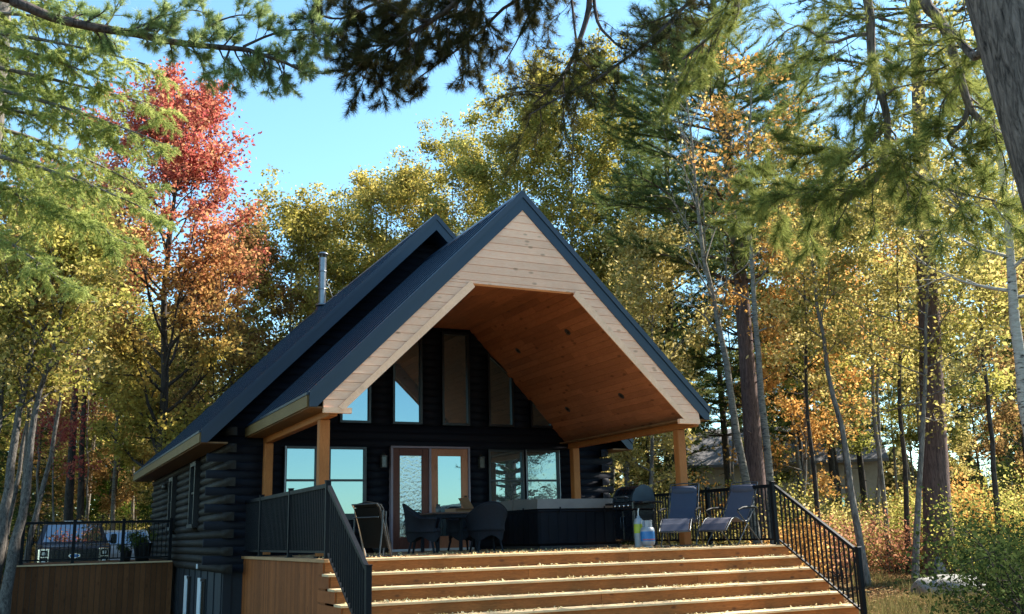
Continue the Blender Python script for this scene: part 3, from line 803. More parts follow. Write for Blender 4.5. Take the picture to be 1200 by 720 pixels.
rail_run('deck_railing', 'black railing behind the two sling recliners along the porch edge', (4.34, 4.85, .0), (4.34, -.98, .0), 4)
rail_run('stair_railing', 'sloping black railing at the left end of the porch stairs', (-3.87, -1.07, -.02), (-3.87, ylow, -.02+ST*(-1.07-ylow)), 2, post_ends=(0, 1))
rail_run('stair_railing', 'sloping black railing at the far right end of the porch stairs', (4.34, -1.07, -.02), (4.34, ylow, -.02+ST*(-1.07-ylow)), 2, post_ends=(0, 1))
# side deck
sdk = thing('side_deck', 'small raised deck with brown plank skirt at the back left of the cabin', 'deck', (-6, 11.5, -1.4))
ODK = (-6, 11.5, -1.4)
mb = MB(); y = 11.5
while y < 15.4: mb.box(-7.93, -4.40, y, y+.136, -.165, -.13, .003); y += .141
dpart(mb, 'deck_boards', 'skirt2', sdk, ODK)
mb = MB(); x = -7.95; rng0 = np.random.default_rng(3)
while x < -4.42: mb.box(x, x+.118, 11.53+rng0.uniform(0, .006), 11.555, -1.9+rng0.uniform(0, .1), -.168, .003); x += .128
dpart(mb, 'skirt', 'skirt2', sdk, ODK)
mb = MB(); y = 11.56
while y < 15.4: mb.box(-7.95, -7.925, y, y+.118, -1.9, -.168, .003); y += .128
dpart(mb, 'skirt', 'skirt2', sdk, ODK)
mb = MB(); mb.box(-7.92, -4.42, 11.558, 11.60, -1.9, -.17); dpart(mb, 'added_shade_sheet', 'black_trim', sdk, ODK)  # dark sheet added to block daylight in the gaps between boards
mb = MB(); mb.box(-7.92, -4.4, 11.485, 11.53, -.165, -.128, .003); dpart(mb, 'edge_board', 'tread', sdk, ODK)
rail_run('deck_railing', 'black railing across the front of the small side deck', (-7.82, 11.58, -.127), (-4.46, 11.58, -.127), 4, h=1.0)
rail_run('deck_railing', 'black railing running back along the outer edge of the small side deck', (-7.82, 15.3, -.127), (-7.82, 11.66, -.127), 4, h=1.0, post_ends=(1, 0))

# ------------------------------------------------------------------ things on the porch
def hot_tub():
    o = thing('hot_tub', 'square hot tub with black cabinet and folding grey cover on the porch', 'hot tub', (2.10, 3.15, 0))
    a, b = .95, 1.05
    mb = MB(); mb.box(-a, a, -b, b, .06, .80, .05); mb.build('cabinet', M['tub'], o)
    mb = MB()
    for k in range(1, 9): mb.box(-a-.008, -a+.01, -b+.23*k, -b+.23*k+.012, .10, .80); mb.box(-a+.21*k, -a+.21*k+.012, -b-.008, -b+.01, .10, .80)
    mb.build('panel_ribs', M['tub'], o)
    mb = MB(); mb.box(-a+.03, a-.03, -b+.03, b-.03, .0, .06); mb.build('base', M['rubber'], o)
    mb = MB(); mb.box(-a-.02, a+.02, -b-.02, b+.02, .70, .765, .015); mb.build('rim', M['tub'], o)
    for sg in (-1, 1):          # two cover halves, thicker at the fold
        c = MB(); y0, y1 = (-b-.05, -.004) if sg < 0 else (.004, b+.05)
        z0, z1 = (.955, .985) if sg < 0 else (.985, .955)
        x0, x1 = -a-.05, a+.05
        vs = [(x0, y0, .77), (x1, y0, .77), (x1, y1, .77), (x0, y1, .77), (x0+.015, y0+.01, z0), (x1-.015, y0+.01, z0), (x1-.015, y1-.01, z1), (x0+.015, y1-.01, z1)]
        c.add(vs, [(0, 3, 2, 1), (4, 5, 6, 7), (0, 1, 5, 4), (1, 2, 6, 5), (2, 3, 7, 6), (3, 0, 4, 7)]); c.build('cover', M['cover'], o)
    mb = MB()
    for (x, y) in ((-a-.058, -.5), (-a-.058, .5), (-.5, -b-.058), (.5, -b-.058)): mb.box(x-.006 if x < -a else x-.014, x+.006 if x < -a else x+.014, y-.014 if x < -a else y-.006, y+.014 if x < -a else y+.006, .66, .80)
    mb.build('strap', M['tub'], o)
hot_tub()

def grill():
    o = thing('gas_grill', 'black gas grill with domed lid beside the hot tub', 'grill', (2.84, 1.32, 0), -math.pi/2)
    # local: front faces -Y; placed turned so that the front faces -X
    W, D = .36, .24
    mb = MB(); mb.box(-W, W, -D, D, .12, .70, .015); mb.build('cabinet', M['grill'], o)
    for sg in (-1, 1):
        d = MB(); x0, x1 = sorted((sg*.006, sg*(W-.02))); d.box(x0, x1, -D-.018, -D, .15, .68, .006); dd = d.build('door', M['grill'], o)
        h = MB(); h.tube([(sg*.05, -D-.02, .36), (sg*.05, -D-.05, .38), (sg*.05, -D-.05, .56), (sg*.05, -D-.02, .58)], .008, 6); h.build('handle', M['grill_end'], dd)
    mb = MB(); mb.box(-W-.01, W+.01, -D-.03, D, .70, .86, .02); mb.build('firebox', M['grill'], o)
    for x in (-.24, -.08, .08, .24):
        k = MB(); k.v = []; k.lathe([(.0, 0), (.026, 0), (.022, .03), (0, .03)], (0, 0, 0), 12); k.v = [(x+a, -D-.03-c, .78+b) for a, b, c in k.v]; k.build('knob', M['chrome'], o)
    mb = MB(); n = 14; prof = [(-D-.02, .86), (-D+.0, .98), (-D+.07, 1.09), (-D+.17, 1.15), (0.02, 1.165), (.12, 1.14), (D-.03, 1.04), (D, .92), (D, .86)]
    mb.prism(prof, 0, -W+.06, W-.06); mb.build('lid', M['grill'], o)
    for sg in (-1, 1):
        e = MB(); q = [(y*1.03, .86+(z-.86)*1.03) for y, z in prof]; x0, x1 = sorted((sg*(W-.06), sg*(W+.0))); e.prism(q, 0, x0+.001, x1); e.build('lid_end', M['grill_end'], o)
    mb = MB(); mb.tube([(-.22, -D-.015, .93), (-.22, -D-.07, .95), (.22, -D-.07, .95), (.22, -D-.015, .93)], .011, 8); mb.build('lid_handle', M['steel'], o)
    for sg in (-1, 1):
        x0, x1 = sorted((sg*(W+.012), sg*(W+.34))); mb = MB(); mb.box(x0, x1, -D, D-.04, .81, .85, .012); mb.build('side_shelf', M['grill'], o)
    for sx in (-1, 1):
        for sy in (-1, 1):
            mb = MB(); mb.box(sx*(W-.04)-.02, sx*(W-.04)+.02, sy*(D-.04)-.02, sy*(D-.04)+.02, .05, .12); mb.build('leg', M['grill'], o)
            c = MB(); c.tube([(sx*(W-.04)-.012, sy*(D-.04), .03), (sx*(W-.04)+.012, sy*(D-.04), .03)], .03, 12); c.build('caster', M['rubber'], o)
grill()
def tank():
    o = thing('propane_tank', 'blue and white propane tank in front of the grill', 'gas tank', (2.66, .62, 0))
    mb = MB(); mb.lathe([(0, .03), (.10, .03), (.135, .06), (.152, .12), (.152, .34), (.135, .40), (.08, .43), (0, .44)], n=24); mb.build('body', M['tankw'], o)
    mb = MB(); mb.lathe([(.1535, .13), (.1535, .33)], n=24); mb.build('label_band', M['tankb'], o)
    mb = MB()
    for k in range(10):
        a0 = 3.4+k*.2
        for (za, zb) in ((.15, .175),):
            vs = [(.155*math.cos(a), .155*math.sin(a), z) for a in (a0, a0+.14) for z in (za, zb)]; mb.add(vs, [(0, 2, 3, 1)])
    mb.build('label_stripe', M['tankr'], o)
    mb = MB(); mb.lathe([(.10, .0), (.10, .035)], n=24); mb.lathe([(.098, .0), (.098, .035)], n=24); mb.build('foot_ring', M['tankw'], o)
    mb = MB()
    for a0, a1 in ((.5, 2.6), (3.7, 5.8)):
        pts = [(.105*math.cos(a0+(a1-a0)*k/8), .105*math.sin(a0+(a1-a0)*k/8)) for k in range(9)]
        for (q0, q1) in zip(pts[:-1], pts[1:]): mb.add([(q0[0], q0[1], .40), (q1[0], q1[1], .40), (q1[0], q1[1], .55), (q0[0], q0[1], .55)], [(0, 1, 2, 3)])
        mb.tube([(p[0], p[1], .55) for p in pts], .009, 6)
    mb.build('collar', M['tankw'], o)
    mb = MB(); mb.lathe([(.0, .43), (.022, .43), (.018, .48), (.03, .49), (.03, .52), (0, .52)], n=12); mb.build('valve', M['lamp_metal'], o)
    o.scale = (.88, .88, .88)
tank()
def jug():
    o = thing('plastic_bottle', 'tall pale bottle with lime label and thin nozzle behind the blue tank', 'bottle', (2.64, .88, 0))
    mb = MB(); mb.lathe([(0, 0), (.085, 0), (.09, .02), (.09, .46), (.07, .52), (.03, .55), (.03, .58), (0, .58)], n=20); mb.build('body', M['tankw'], o)
    mb = MB(); mb.lathe([(.0915, .26), (.0915, .43)], n=20); mb.build('label_band', M['lime'], o)
    mb = MB(); mb.tube([(0, 0, .58), (.0, 0, .66), (.02, 0, .72)], .012, 6); mb.build('nozzle', M['white'], o)
jug()

def recliner(mat):
    o = thing('sling_recliner', '', 'recliner')
    # side profile in local x (front = +x), z up
    fab = MB(); path = [(-.62, 0, 1.10), (-.52, 0, .96), (-.36, 0, .72), (-.20, 0, .50), (-.10, 0, .43), (.05, 0, .42), (.25, 0, .47), (.36, 0, .49)]
    fab.ribbon(path, .24, .012, (0, 1, 0)); f = fab.build('seat_sling', M[mat], o)
    fl = MB(); fl.ribbon([(.40, 0, .49), (.50, 0, .46), (.62, 0, .39), (.74, 0, .28)], .24, .012, (0, 1, 0)); fl.build('leg_rest', M[mat], o)
    hp = MB(); pts = [(-.585+.02, y, 1.0) for y in (-.23, -.18, 0, .18, .23)]; hp.tube(pts, [.035, .062, .066, .062, .035], 10); hp.v = [(x+ (0), y, 1.0+(z-1.0)*1.45) for x, y, z in hp.v]; hp.build('head_pillow', M[mat], o)
    for s in (-1, 1):
        y = s*.265
        fr = MB(); fr.tube([(-.64, y, 1.13), (-.36, y, .72), (-.20, y, .49), (-.08, y, .43), (.06, y, .42), (.37, y, .50), (.50, y, .465), (.75, y, .27)], .013, 6); fr.build('side_frame', M['tubegrey'], o)
        y2 = s*.31
        for (a, b) in (((-.42, 1.0), (.42, .02)), ((.34, .60), (-.52, .02))):
            lg = MB(); lg.tube([(a[0] if a[1] < .9 else -.30, y2, a[1] if a[1] < .9 else .64), (b[0], y2, b[1])], .012, 6); lg.build('leg', M['tubegrey'], o)
        ar = MB(); ar.tube([(-.40, y2+s*.012, .66), (-.25, y2+s*.012, .68), (.15, y2+s*.012, .66), (.34, y2+s*.012, .62)], [.016, .024, .024, .016], 8); ar.build('armrest', M['rail'], o)
    cr = MB()
    for pts in ([(.42, -.31, .02), (.42, .31, .02)], [(-.52, -.31, .02), (-.52, .31, .02)], [(-.10, -.31, .30), (-.10, .31, .30)], [(-.64, -.265, 1.13), (-.66, 0, 1.15), (-.64, .265, 1.13)], [(.75, -.265, .27), (.76, 0, .26), (.75, .265, .27)]):
        cr = MB(); cr.tube(pts, .012, 6); cr.build('cross_bar', M['tubegrey'], o)
    return o
for (x, y, az, mt, lab) in ((2.85, -.20, math.atan2(-.71, -.70), 'sling', 'blue grey sling recliner nearer the grill, facing the stairs'),
                            (3.74, -.50, math.atan2(-.42, -.90), 'sling2', 'mauve grey sling recliner nearest the top of the right stair rail')):
    r_ = recliner(mt); r_['label'] = lab; r_['group'] = 'sling recliners on the porch'; r_.location = (x, y, .003); r_.rotation_euler = (0, 0, az)

def wicker_chair():
    o = thing('wicker_chair', '', 'armchair')
    # shell: wraps round the seat, low arms at the front, high at the back; front = -y
    def shell(r_in):
        vs = []; n = 28; m_ = 10
        for i in range(n+1):
            a = math.radians(-50+280*i/n)            # opening towards -y
            rx, ry = .31, .29
            cx, cy = math.cos(a)*rx, math.sin(a)*ry
            back = max(0, math.sin(a)); top = .60+.27*back**1.3
            for j in range(m_+1):
                t = j/m_; z = .36+(top-.36)*t; fl = 1+.16*t - .06*math.sin(math.pi*t)
                vs.append((cx*fl-r_in*math.cos(a), cy*fl-r_in*math.sin(a), z))
        return vs, n, m_
    va, n, m_ = shell(0); vb, _, _ = shell(.028)
    mb = MB(); k = m_+1; N = len(va); fs = []
    for i in range(n):
        for j in range(m_):
            a = i*k+j; fs += [(a, a+1, a+k+1, a+k), (N+a, N+a+k, N+a+k+1, N+a+1)]
        fs += [(i*k+m_, N+i*k+m_, N+(i+1)*k+m_, (i+1)*k+m_), (i*k, (i+1)*k, N+(i+1)*k, N+i*k)]
    fs += [tuple(range(k))+tuple(range(N+k-1, N-1, -1)), tuple(range(n*k, n*k+k))[::-1]+tuple(range(N+n*k, N+n*k+k))]
    mb.add(va+vb, fs, True); mb.build('backrest', M['wicker'], o)
    rim = MB(); rim.tube([((va[i*k+m_][0]+vb[i*k+m_][0])/2, (va[i*k+m_][1]+vb[i*k+m_][1])/2, va[i*k+m_][2]) for i in range(n+1)], .019, 7); rim.build('rim', M['wicker'], o)
    st_ = MB(); st_.lathe([(0, .44), (.26, .44), (.29, .42), (.30, .36), (0, .36)], n=24); st_.v = [(x, y*.95, z) for x, y, z in st_.v]; st_.build('seat', M['wicker'], o)
    ap = MB(); n2 = 28; vs = []
    for i in range(n2):
        a = 2*math.pi*i/n2
        for z, f in ((.36, 1), (.30, .95), (.24, .93)): vs.append((.30*f*math.cos(a), .285*f*math.sin(a), z+(.05*math.cos(4*a) if z < .25 else 0)))
    ap.add(vs, [(i*3+j, i*3+j+1, ((i+1) % n2)*3+j+1, ((i+1) % n2)*3+j) for i in range(n2) for j in range(2)], True); ap.build('apron', M['wicker'], o)
    for a in (45, 135, 225, 315):
        c, s = math.cos(R(a)), math.sin(R(a)); l = MB(); l.tube([(.27*c, .26*s, .37), (.25*c, .24*s, .2), (.30*c, .29*s, 0)], [.028, .02, .018], 8); l.build('leg', M['wicker'], o)
    o.scale = (1.12, 1.12, 1.0)
    return o
wc = wicker_chair()
for i, (x, y, az, lab) in enumerate(((-1.36, 1.75, 60, 'large dark wicker armchair left of the patio table, in front of the doors'),
                                     (-.22, 1.55, 175, 'dark wicker armchair with its back to the stairs, right of the cardboard box'),
                                     (.25, 3.7, 10, 'dark wicker armchair behind the patio table near the hot tub'))):
    o = wc if i == 0 else copy_tree(wc)
    o['label'] = lab; o['group'] = 'wicker armchairs round the patio table'; o.location = (x, y, .003); o.rotation_euler = (0, 0, R(az))
def patio_table():
    o = thing('patio_table', 'small square patio table between the wicker armchairs, under a cardboard box', 'table', (-.45, 2.75, .003))
    mb = MB(); mb.box(-.48, .48, -.48, .48, .70, .73, .01); mb.build('tabletop', M['tabletop'], o)
    mb = MB(); mb.box(-.44, .44, -.44, .44, .63, .70); mb.build('apron', M['wicker'], o)
    for a in (-1, 1):
        for b in (-1, 1): l = MB(); l.box(a*.40-.03, a*.40+.03, b*.40-.03, b*.40+.03, 0, .63, .005); l.build('leg', M['wicker'], o)
    o = thing('cardboard_box', 'open cardboard box with a raised flap on the patio table', 'box', (-.28, 2.6, .735), R(12))
    mb = MB(); t = .006
    mb.box(-.24, .24, -.18, -.18+t, 0, .07); mb.box(-.24, .24, .18-t, .18, 0, .07); mb.box(-.24, -.24+t, -.174, .174, 0, .07); mb.box(.24-t, .24, -.174, .174, 0, .07); mb.box(-.234, .234, -.174, .174, 0, .006)
    mb.build('body', M['cardboard'], o)
    f = MB(); f.add([(.20, -.16, .07), (.20, .16, .07), (.06, .16, .27), (.06, -.16, .27), (.206, -.16, .072), (.206, .16, .072), (.066, .16, .274), (.066, -.16, .274)], [(0, 1, 2, 3), (7, 6, 5, 4), (0, 4, 5, 1), (1, 5, 6, 2), (2, 6, 7, 3), (3, 7, 4, 0)]); f.build('flap', M['cardboard'], o)
    f = MB(); f.box(-.24, .24, -.32, -.181, .062, .068); f.build('flap', M['cardboard'], o)
    o = thing('glass_jar', 'small jar standing beside the cardboard box on the table', 'jar', (-.62, 2.9, .735))
    mb = MB(); mb.lathe([(0, 0), (.05, 0), (.052, .01), (.052, .11), (.035, .13), (.035, .14)], n=16); mb.build('body', M['frost'], o)
    mb = MB(); mb.lathe([(0, .165), (.04, .165), (.04, .14), (0, .14)], n=16); mb.build('lid', M['lamp_metal'], o)
patio_table()
def pot():
    o = thing('flower_pot', 'round dark pot standing on the porch left of the doors', 'pot', (-1.28, 4.35, .003))
    mb = MB(); mb.lathe([(0, 0), (.13, 0), (.19, .08), (.20, .20), (.17, .30), (.185, .33), (.16, .33), (.15, .27), (0, .26)], n=24); mb.build('body', M['pot'], o)
pot()
def folded():
    o = thing('folding_lounger', '', 'folding chair')
    # folded flat, leaning back: two bright rails, dark sling, curved head
    for s in (-1, 1):
        fr = MB(); fr.tube([(s*.27, -.16, .0), (s*.27, -.02, .40), (s*.27, .10, .74), (s*.26, .16, .80)], .014, 8)
        fr.build('side_frame', M['alu'] if s > 0 else M['tubegrey'], o)
        f2 = MB(); f2.tube([(s*.30, .14, .0), (s*.30, .08, .40), (s*.30, .06, .70)], .012, 8); f2.build('leg', M['tubegrey'], o)
    sl_ = MB(); sl_.ribbon([(0, -.10, .14), (0, -.01, .40), (0, .07, .62), (0, .12, .74)], .25, .012, (1, 0, 0)); sl_.build('seat_sling', M['darkfab'], o)
    hp = MB(); hp.tube([(-.24, .10, .78), (0, .10, .80), (.24, .10, .78)], [.03, .045, .03], 10); hp.build('head_pillow', M['darkfab'], o)
    cb = MB()
    for q in ((-.16, 0.01), (.13, .60), (.16, .80)):
        cb = MB(); cb.tube([(-.27, q[0], q[1]), (.27, q[0], q[1])], .012, 6); cb.build('cross_bar', M['tubegrey'], o)
    return o
f0 = folded()
for i, (x, y, az, lab) in enumerate(((-2.98, -.28, 118, 'folded lounger with bright tubes leaning by the left stair rail, nearer the stairs'),
                                     (-2.80, .22, 126, 'folded lounger leaning behind the other folded one near the left porch rail'))):
    o = f0 if i == 0 else copy_tree(f0); o['label'] = lab; o['group'] = 'folded loungers by the porch rail'; o.location = (x, y, .003); o.rotation_euler = (0, 0, R(az))

# ------------------------------------------------------------------ vehicles and things beyond the side deck
def wheel(parent, x, y, z, r=.40, w_=.27):
    t = MB(); t.lathe([(r*.6, -w_/2), (r*.93, -w_/2), (r, -w_*.35), (r, w_*.35), (r*.93, w_/2), (r*.6, w_/2)], n=28); t.v = [(x+c, y+a, z+b) for a, b, c in t.v]
    wh = t.build('wheel', M['rubber'], parent)
    rm = MB(); rm.lathe([(0, -w_*.3), (r*.55, -w_*.35), (r*.6, -w_*.45), (r*.6, w_*.45), (r*.55, w_*.35), (0, w_*.3)], n=20); rm.v = [(x+c, y+a, z+b) for a, b, c in rm.v]; rm.build('rim', M['steel'], wh)
def truck():
    g = float(ground(-6.4, 19)); gz = -.95
    o = thing('pickup_truck', 'dark grey pickup truck with chrome framed headlights parked beyond the side deck', 'truck', (-6.42, 17.2, gz))
    # front faces -Y, local y runs back
    b = MB(); W = 1.0
    prof = [(.05, .50), (0, .62), (0, 1.12), (.06, 1.22), (1.35, 1.32), (2.05, 1.90), (2.35, 1.96), (3.9, 1.96), (4.15, 1.90), (4.2, 1.35), (5.85, 1.35), (5.9, 1.25), (5.9, .55), (5.3, .50)]
    def half(z, y):
        t = 1.0
        if z > 1.32: t = 1-.20*(z-1.32)/.64
        return W*t
    vs = []
    for s in (-1, 1):
        for y, z in prof: vs.append((s*half(z, y)*(.965 if y < .03 or y > 5.85 else 1), y, z))
    n = len(prof); b.add(vs, [tuple(range(n)), tuple(range(2*n-1, n-1, -1))]+[(i, n+i, n+(i+1) % n, (i+1) % n) for i in range(n)])
    body = b.build('body', M['truck'], o)
    ws = MB(); ws.add([(-.84, 1.42, 1.36), (.84, 1.42, 1.36), (.72, 1.995, 1.875), (-.72, 1.995, 1.875)], [(0, 1, 2, 3)]); ws.v = [(x, y-.02, z+.012) for x, y, z in ws.v]; ws.build('windshield', M['carglass'], o)
    gr = MB(); gr.box(-.62, .62, -.05, 0, .72, 1.16, .02)
    for k in range(5): gr.box(-.60, .60, -.075, -.05, .77+k*.08, .80+k*.08, .004)
    gr.build('grille', M['grill'], o)
    bd = MB(); pts = [(.16*math.cos(2*math.pi*k/24), .065*math.sin(2*math.pi*k/24)) for k in range(24)]
    bd.prism([(x, .96+z) for x, z in pts], 1, -.098, -.076); bo = bd.build('badge', M['chrome'], o)
    ib = MB(); ib.prism([(x*.84, .96+z*.74) for x, z in pts], 1, -.104, -.0985); ib.build('badge_field', M['tankb'], bo)
    sc_ = MB(); sc_.tube([(-.09, -.108, .965), (-.06, -.108, .99), (-.05, -.108, .94), (-.02, -.108, .965), (.01, -.108, .97), (.02, -.108, .95), (.05, -.108, .96), (.07, -.108, .985), (.08, -.108, .95)], .005, 5); sc_.build('badge_script', M['chrome'], bo)
    for s in (-1, 1):
        x0, x1 = sorted((s*.66, s*.965))
        f = MB(); f.box(x0, x1, -.045, 0, .70, 1.18, .02); hf = f.build('headlight', M['chrome'], o)
        l = MB()
        for z0, z1 in ((.74, .92), (.95, 1.13)): l.box(x0+.05, x1-.05, -.06, -.045, z0, z1, .01)
        l.build('lens', M['grill'], hf)
        l = MB()
        for zc in (.83, 1.04): l.box((x0+x1)/2-.05, (x0+x1)/2+.05, -.068, -.06, zc-.045, zc+.045, .01)
        l.build('bulb_reflector', M['headlamp'], hf)
        mr = MB(); x0, x1 = sorted((s*1.08, s*1.26)); mr.box(x0, x1, 1.55, 1.68, 1.28, 1.58, .03); mr.tube([(s*.93, 1.65, 1.36), (s*1.12, 1.62, 1.36)], .025, 6); mr.build('mirror', M['grill'], o)
        dm = MB(); dm.add([(s*1.003, 1.75, 1.36), (s*1.003, 3.9, 1.36), (s*.83, 3.8, 1.86), (s*.84, 2.1, 1.86)], [(0, 1, 2, 3)]); dm.build('side_window', M['carglass'], o)
        wheel(o, s*.86, 1.0, .40); wheel(o, s*.86, 4.75, .40)
    bp = MB(); bp.box(-.98, .98, -.14, .0, .42, .68, .04); bp.build('bumper', M['chrome'], o)
    rl = MB(); rl.box(-.25, .25, 2.5, 2.7, 1.965, 2.02, .01); rl.build('roof_lights', M['headlamp'], o)
truck()
def car():
    o = thing('parked_car', 'white car parked behind the side deck, mostly hidden by its railing', 'car', (-4.55, 22.5, -.75))
    prof = [(.0, .35), (-.02, .75), (.08, .95), (.25, 1.02), (.75, 1.48), (1.1, 1.55), (2.4, 1.5), (3.2, 1.02), (4.2, .88), (4.35, .7), (4.35, .35)]
    b = MB(); n = len(prof); vs = []
    for s in (-1, 1):
        for y, z in prof: vs.append((s*.89*(1-.18*max(0, z-1.0)/.55), y, z))
    b.add(vs, [tuple(range(n)), tuple(range(2*n-1, n-1, -1))]+[(i, n+i, n+(i+1) % n, (i+1) % n) for i in range(n)]); b.build('body', M['carwhite'], o)
    ws = MB(); ws.add([(-.76, .26, 1.06), (.76, .26, 1.06), (.68, .70, 1.46), (-.68, .70, 1.46)], [(0, 1, 2, 3)]); ws.v = [(x, y-.02, z+.01) for x, y, z in ws.v]; ws.build('rear_window', M['carglass'], o)
    for s in (-1, 1):
        x0, x1 = sorted((s*.55, s*.86)); t = MB(); t.box(x0, x1, -.05, .0, .74, .90, .02); t.build('tail_light', M['red'], o)
        wheel(o, s*.78, .85, .32, .32, .2); wheel(o, s*.78, 3.5, .32, .32, .2)
    p = MB(); p.box(-.85, .85, -.08, .0, .38, .58, .03); p.build('bumper', M['carwhite'], o)
car()

# ------------------------------------------------------------------ foliage tools
def rand_unit(rng, n):
    v = rng.normal(size=(n, 3)); return v/np.linalg.norm(v, axis=1, keepdims=True)
def leaf_quads(C, size, rng, aspect=.62, flat=.35, fold=True):
    n = len(C); a = rand_unit(rng, n); a[:, 2] *= (1-flat*.6); a /= np.linalg.norm(a, axis=1, keepdims=True)
    b = np.cross(a, rand_unit(rng, n)); b /= np.linalg.norm(b, axis=1, keepdims=True)+1e-9
    s = (size*rng.uniform(.4, 1.55, n))[:, None]
    V = np.stack([C-a*s*.5, C+b*s*aspect*.5, C+a*s*.5, C-b*s*aspect*.5], 1).reshape(-1, 3)
    return V, np.arange(4*n).reshape(n, 4)
def needle_tris(C, A, K, length, width, rng, spread=.9):
    """K thin needles round each tuft centre C with axis A"""
    n = len(C); C = np.repeat(C, K, 0); A = np.repeat(A, K, 0)
    d = A+rand_unit(rng, n*K)*spread; d /= np.linalg.norm(d, axis=1, keepdims=True)+1e-9
    L = (length*rng.uniform(.7, 1.2, n*K))[:, None]
    s = np.cross(d, rand_unit(rng, n*K)); s /= np.linalg.norm(s, axis=1, keepdims=True)+1e-9
    C = C+A*(rng.uniform(-.5, .3, n*K)*length)[:, None]
    V = np.stack([C-s*width*.5, C+s*width*.5, C+d*L], 1).reshape(-1, 3)
    return V, np.arange(3*n*K).reshape(-1, 3)
def path_pts(p0, d, L, n, rng, wob=.1, up=0.0):
    pts = [np.array(p0, float)]; d = np.array(d, float); d /= np.linalg.norm(d)
    for k in range(n):
        d = d+rng.normal(size=3)*wob+np.array([0, 0, up]); d /= np.linalg.norm(d); pts.append(pts[-1]+d*L/n)
    return pts
def lerp_path(pts, t):
    pts = np.asarray(pts); x = t*(len(pts)-1); i = int(min(x, len(pts)-2)); return pts[i]+(pts[i+1]-pts[i])*(x-i)

def broadleaf(seed, top, r, cb=.35, cr=2.6, nb=26, twigs=5, leaves=16000, lsize=.11, up=.55, sig=.24, wob=.02, shape='oval', bare=False, trunk_to=.96, nseg=14, clus=3):
    """returns (MB of trunk and limbs, leaf vertices, leaf faces), root at origin"""
    rng = np.random.default_rng(seed); top = np.array(top, float); H = top[2]
    tr = MB(); pts = []; off = np.zeros(3)
    for k in range(nseg+1):
        t = k/nseg; off = off+rng.normal(size=3)*[1, 1, 0]*wob*H/nseg*1.5
        pts.append(np.array([top[0]*t, top[1]*t, H*t])*trunk_to+off*math.sin(math.pi*t))
    rad = [r*(1.25 if k == 0 else 1)*(1-.86*(k/nseg)**.9) for k in range(nseg+1)]
    pts[0][2] -= .25
    tr.tube(pts, rad, 9)
    C = []
    for i in range(nb):
        h = cb+(1-cb)*((i+rng.random())/nb)**.95*.97; q = (h-cb)/(1-cb)
        prof = {'oval': (math.sin(math.pi*(.12+.80*q)))**.7, 'cone': 1-.85*q, 'top': .35+.65*q if q < .7 else 1-.9*(q-.7)/.3*.7}[shape]
        L = cr*prof*rng.uniform(.7, 1.15); az = i*2.4+rng.normal()*.4
        d = np.array([math.cos(az), math.sin(az), up+q*.7+rng.normal()*.15])
        p0 = lerp_path(pts, min(.99, h/trunk_to) if h/trunk_to < 1 else .99)
        bp = path_pts(p0, d, L, 5, rng, .14, .03)
        rb = max(.010, r*(1-.86*h)*.45)
        tr.tube(bp, [rb*(1-.8*k/5) for k in range(6)], 5, cap=False)
        ends = []
        for j in range(twigs):
            t = .3+.7*(j+rng.random())/twigs; q0 = lerp_path(bp, min(t, 1)); dd = np.array(d)/np.linalg.norm(d)+rand_unit(rng, 1)[0]*.9; dd[2] += .15
            tp = path_pts(q0, dd, L*rng.uniform(.25, .42)+.15, 3, rng, .18, .02)
            tr.tube(tp, [rb*.4, rb*.3, rb*.2, .004], 4, cap=False); ends.append(tp)
        for tp in ends+[bp[3:]]:
            for c in range(clus): C.append(lerp_path(tp, rng.uniform(.35, 1)))
    C = np.array(C); k = max(1, int(leaves/len(C)))
    wgt = rng.uniform(.3, 1.7, len(C)); cnt = np.maximum(1, (k*wgt).astype(int))
    P = np.repeat(C, cnt, 0); sg = np.repeat(rng.uniform(.6, 1.3, len(C))*sig, cnt)
    P = P+rng.normal(size=P.shape)*sg[:, None]*[1, 1, .7]
    V, F = leaf_quads(P, lsize, rng)
    return tr, V, F
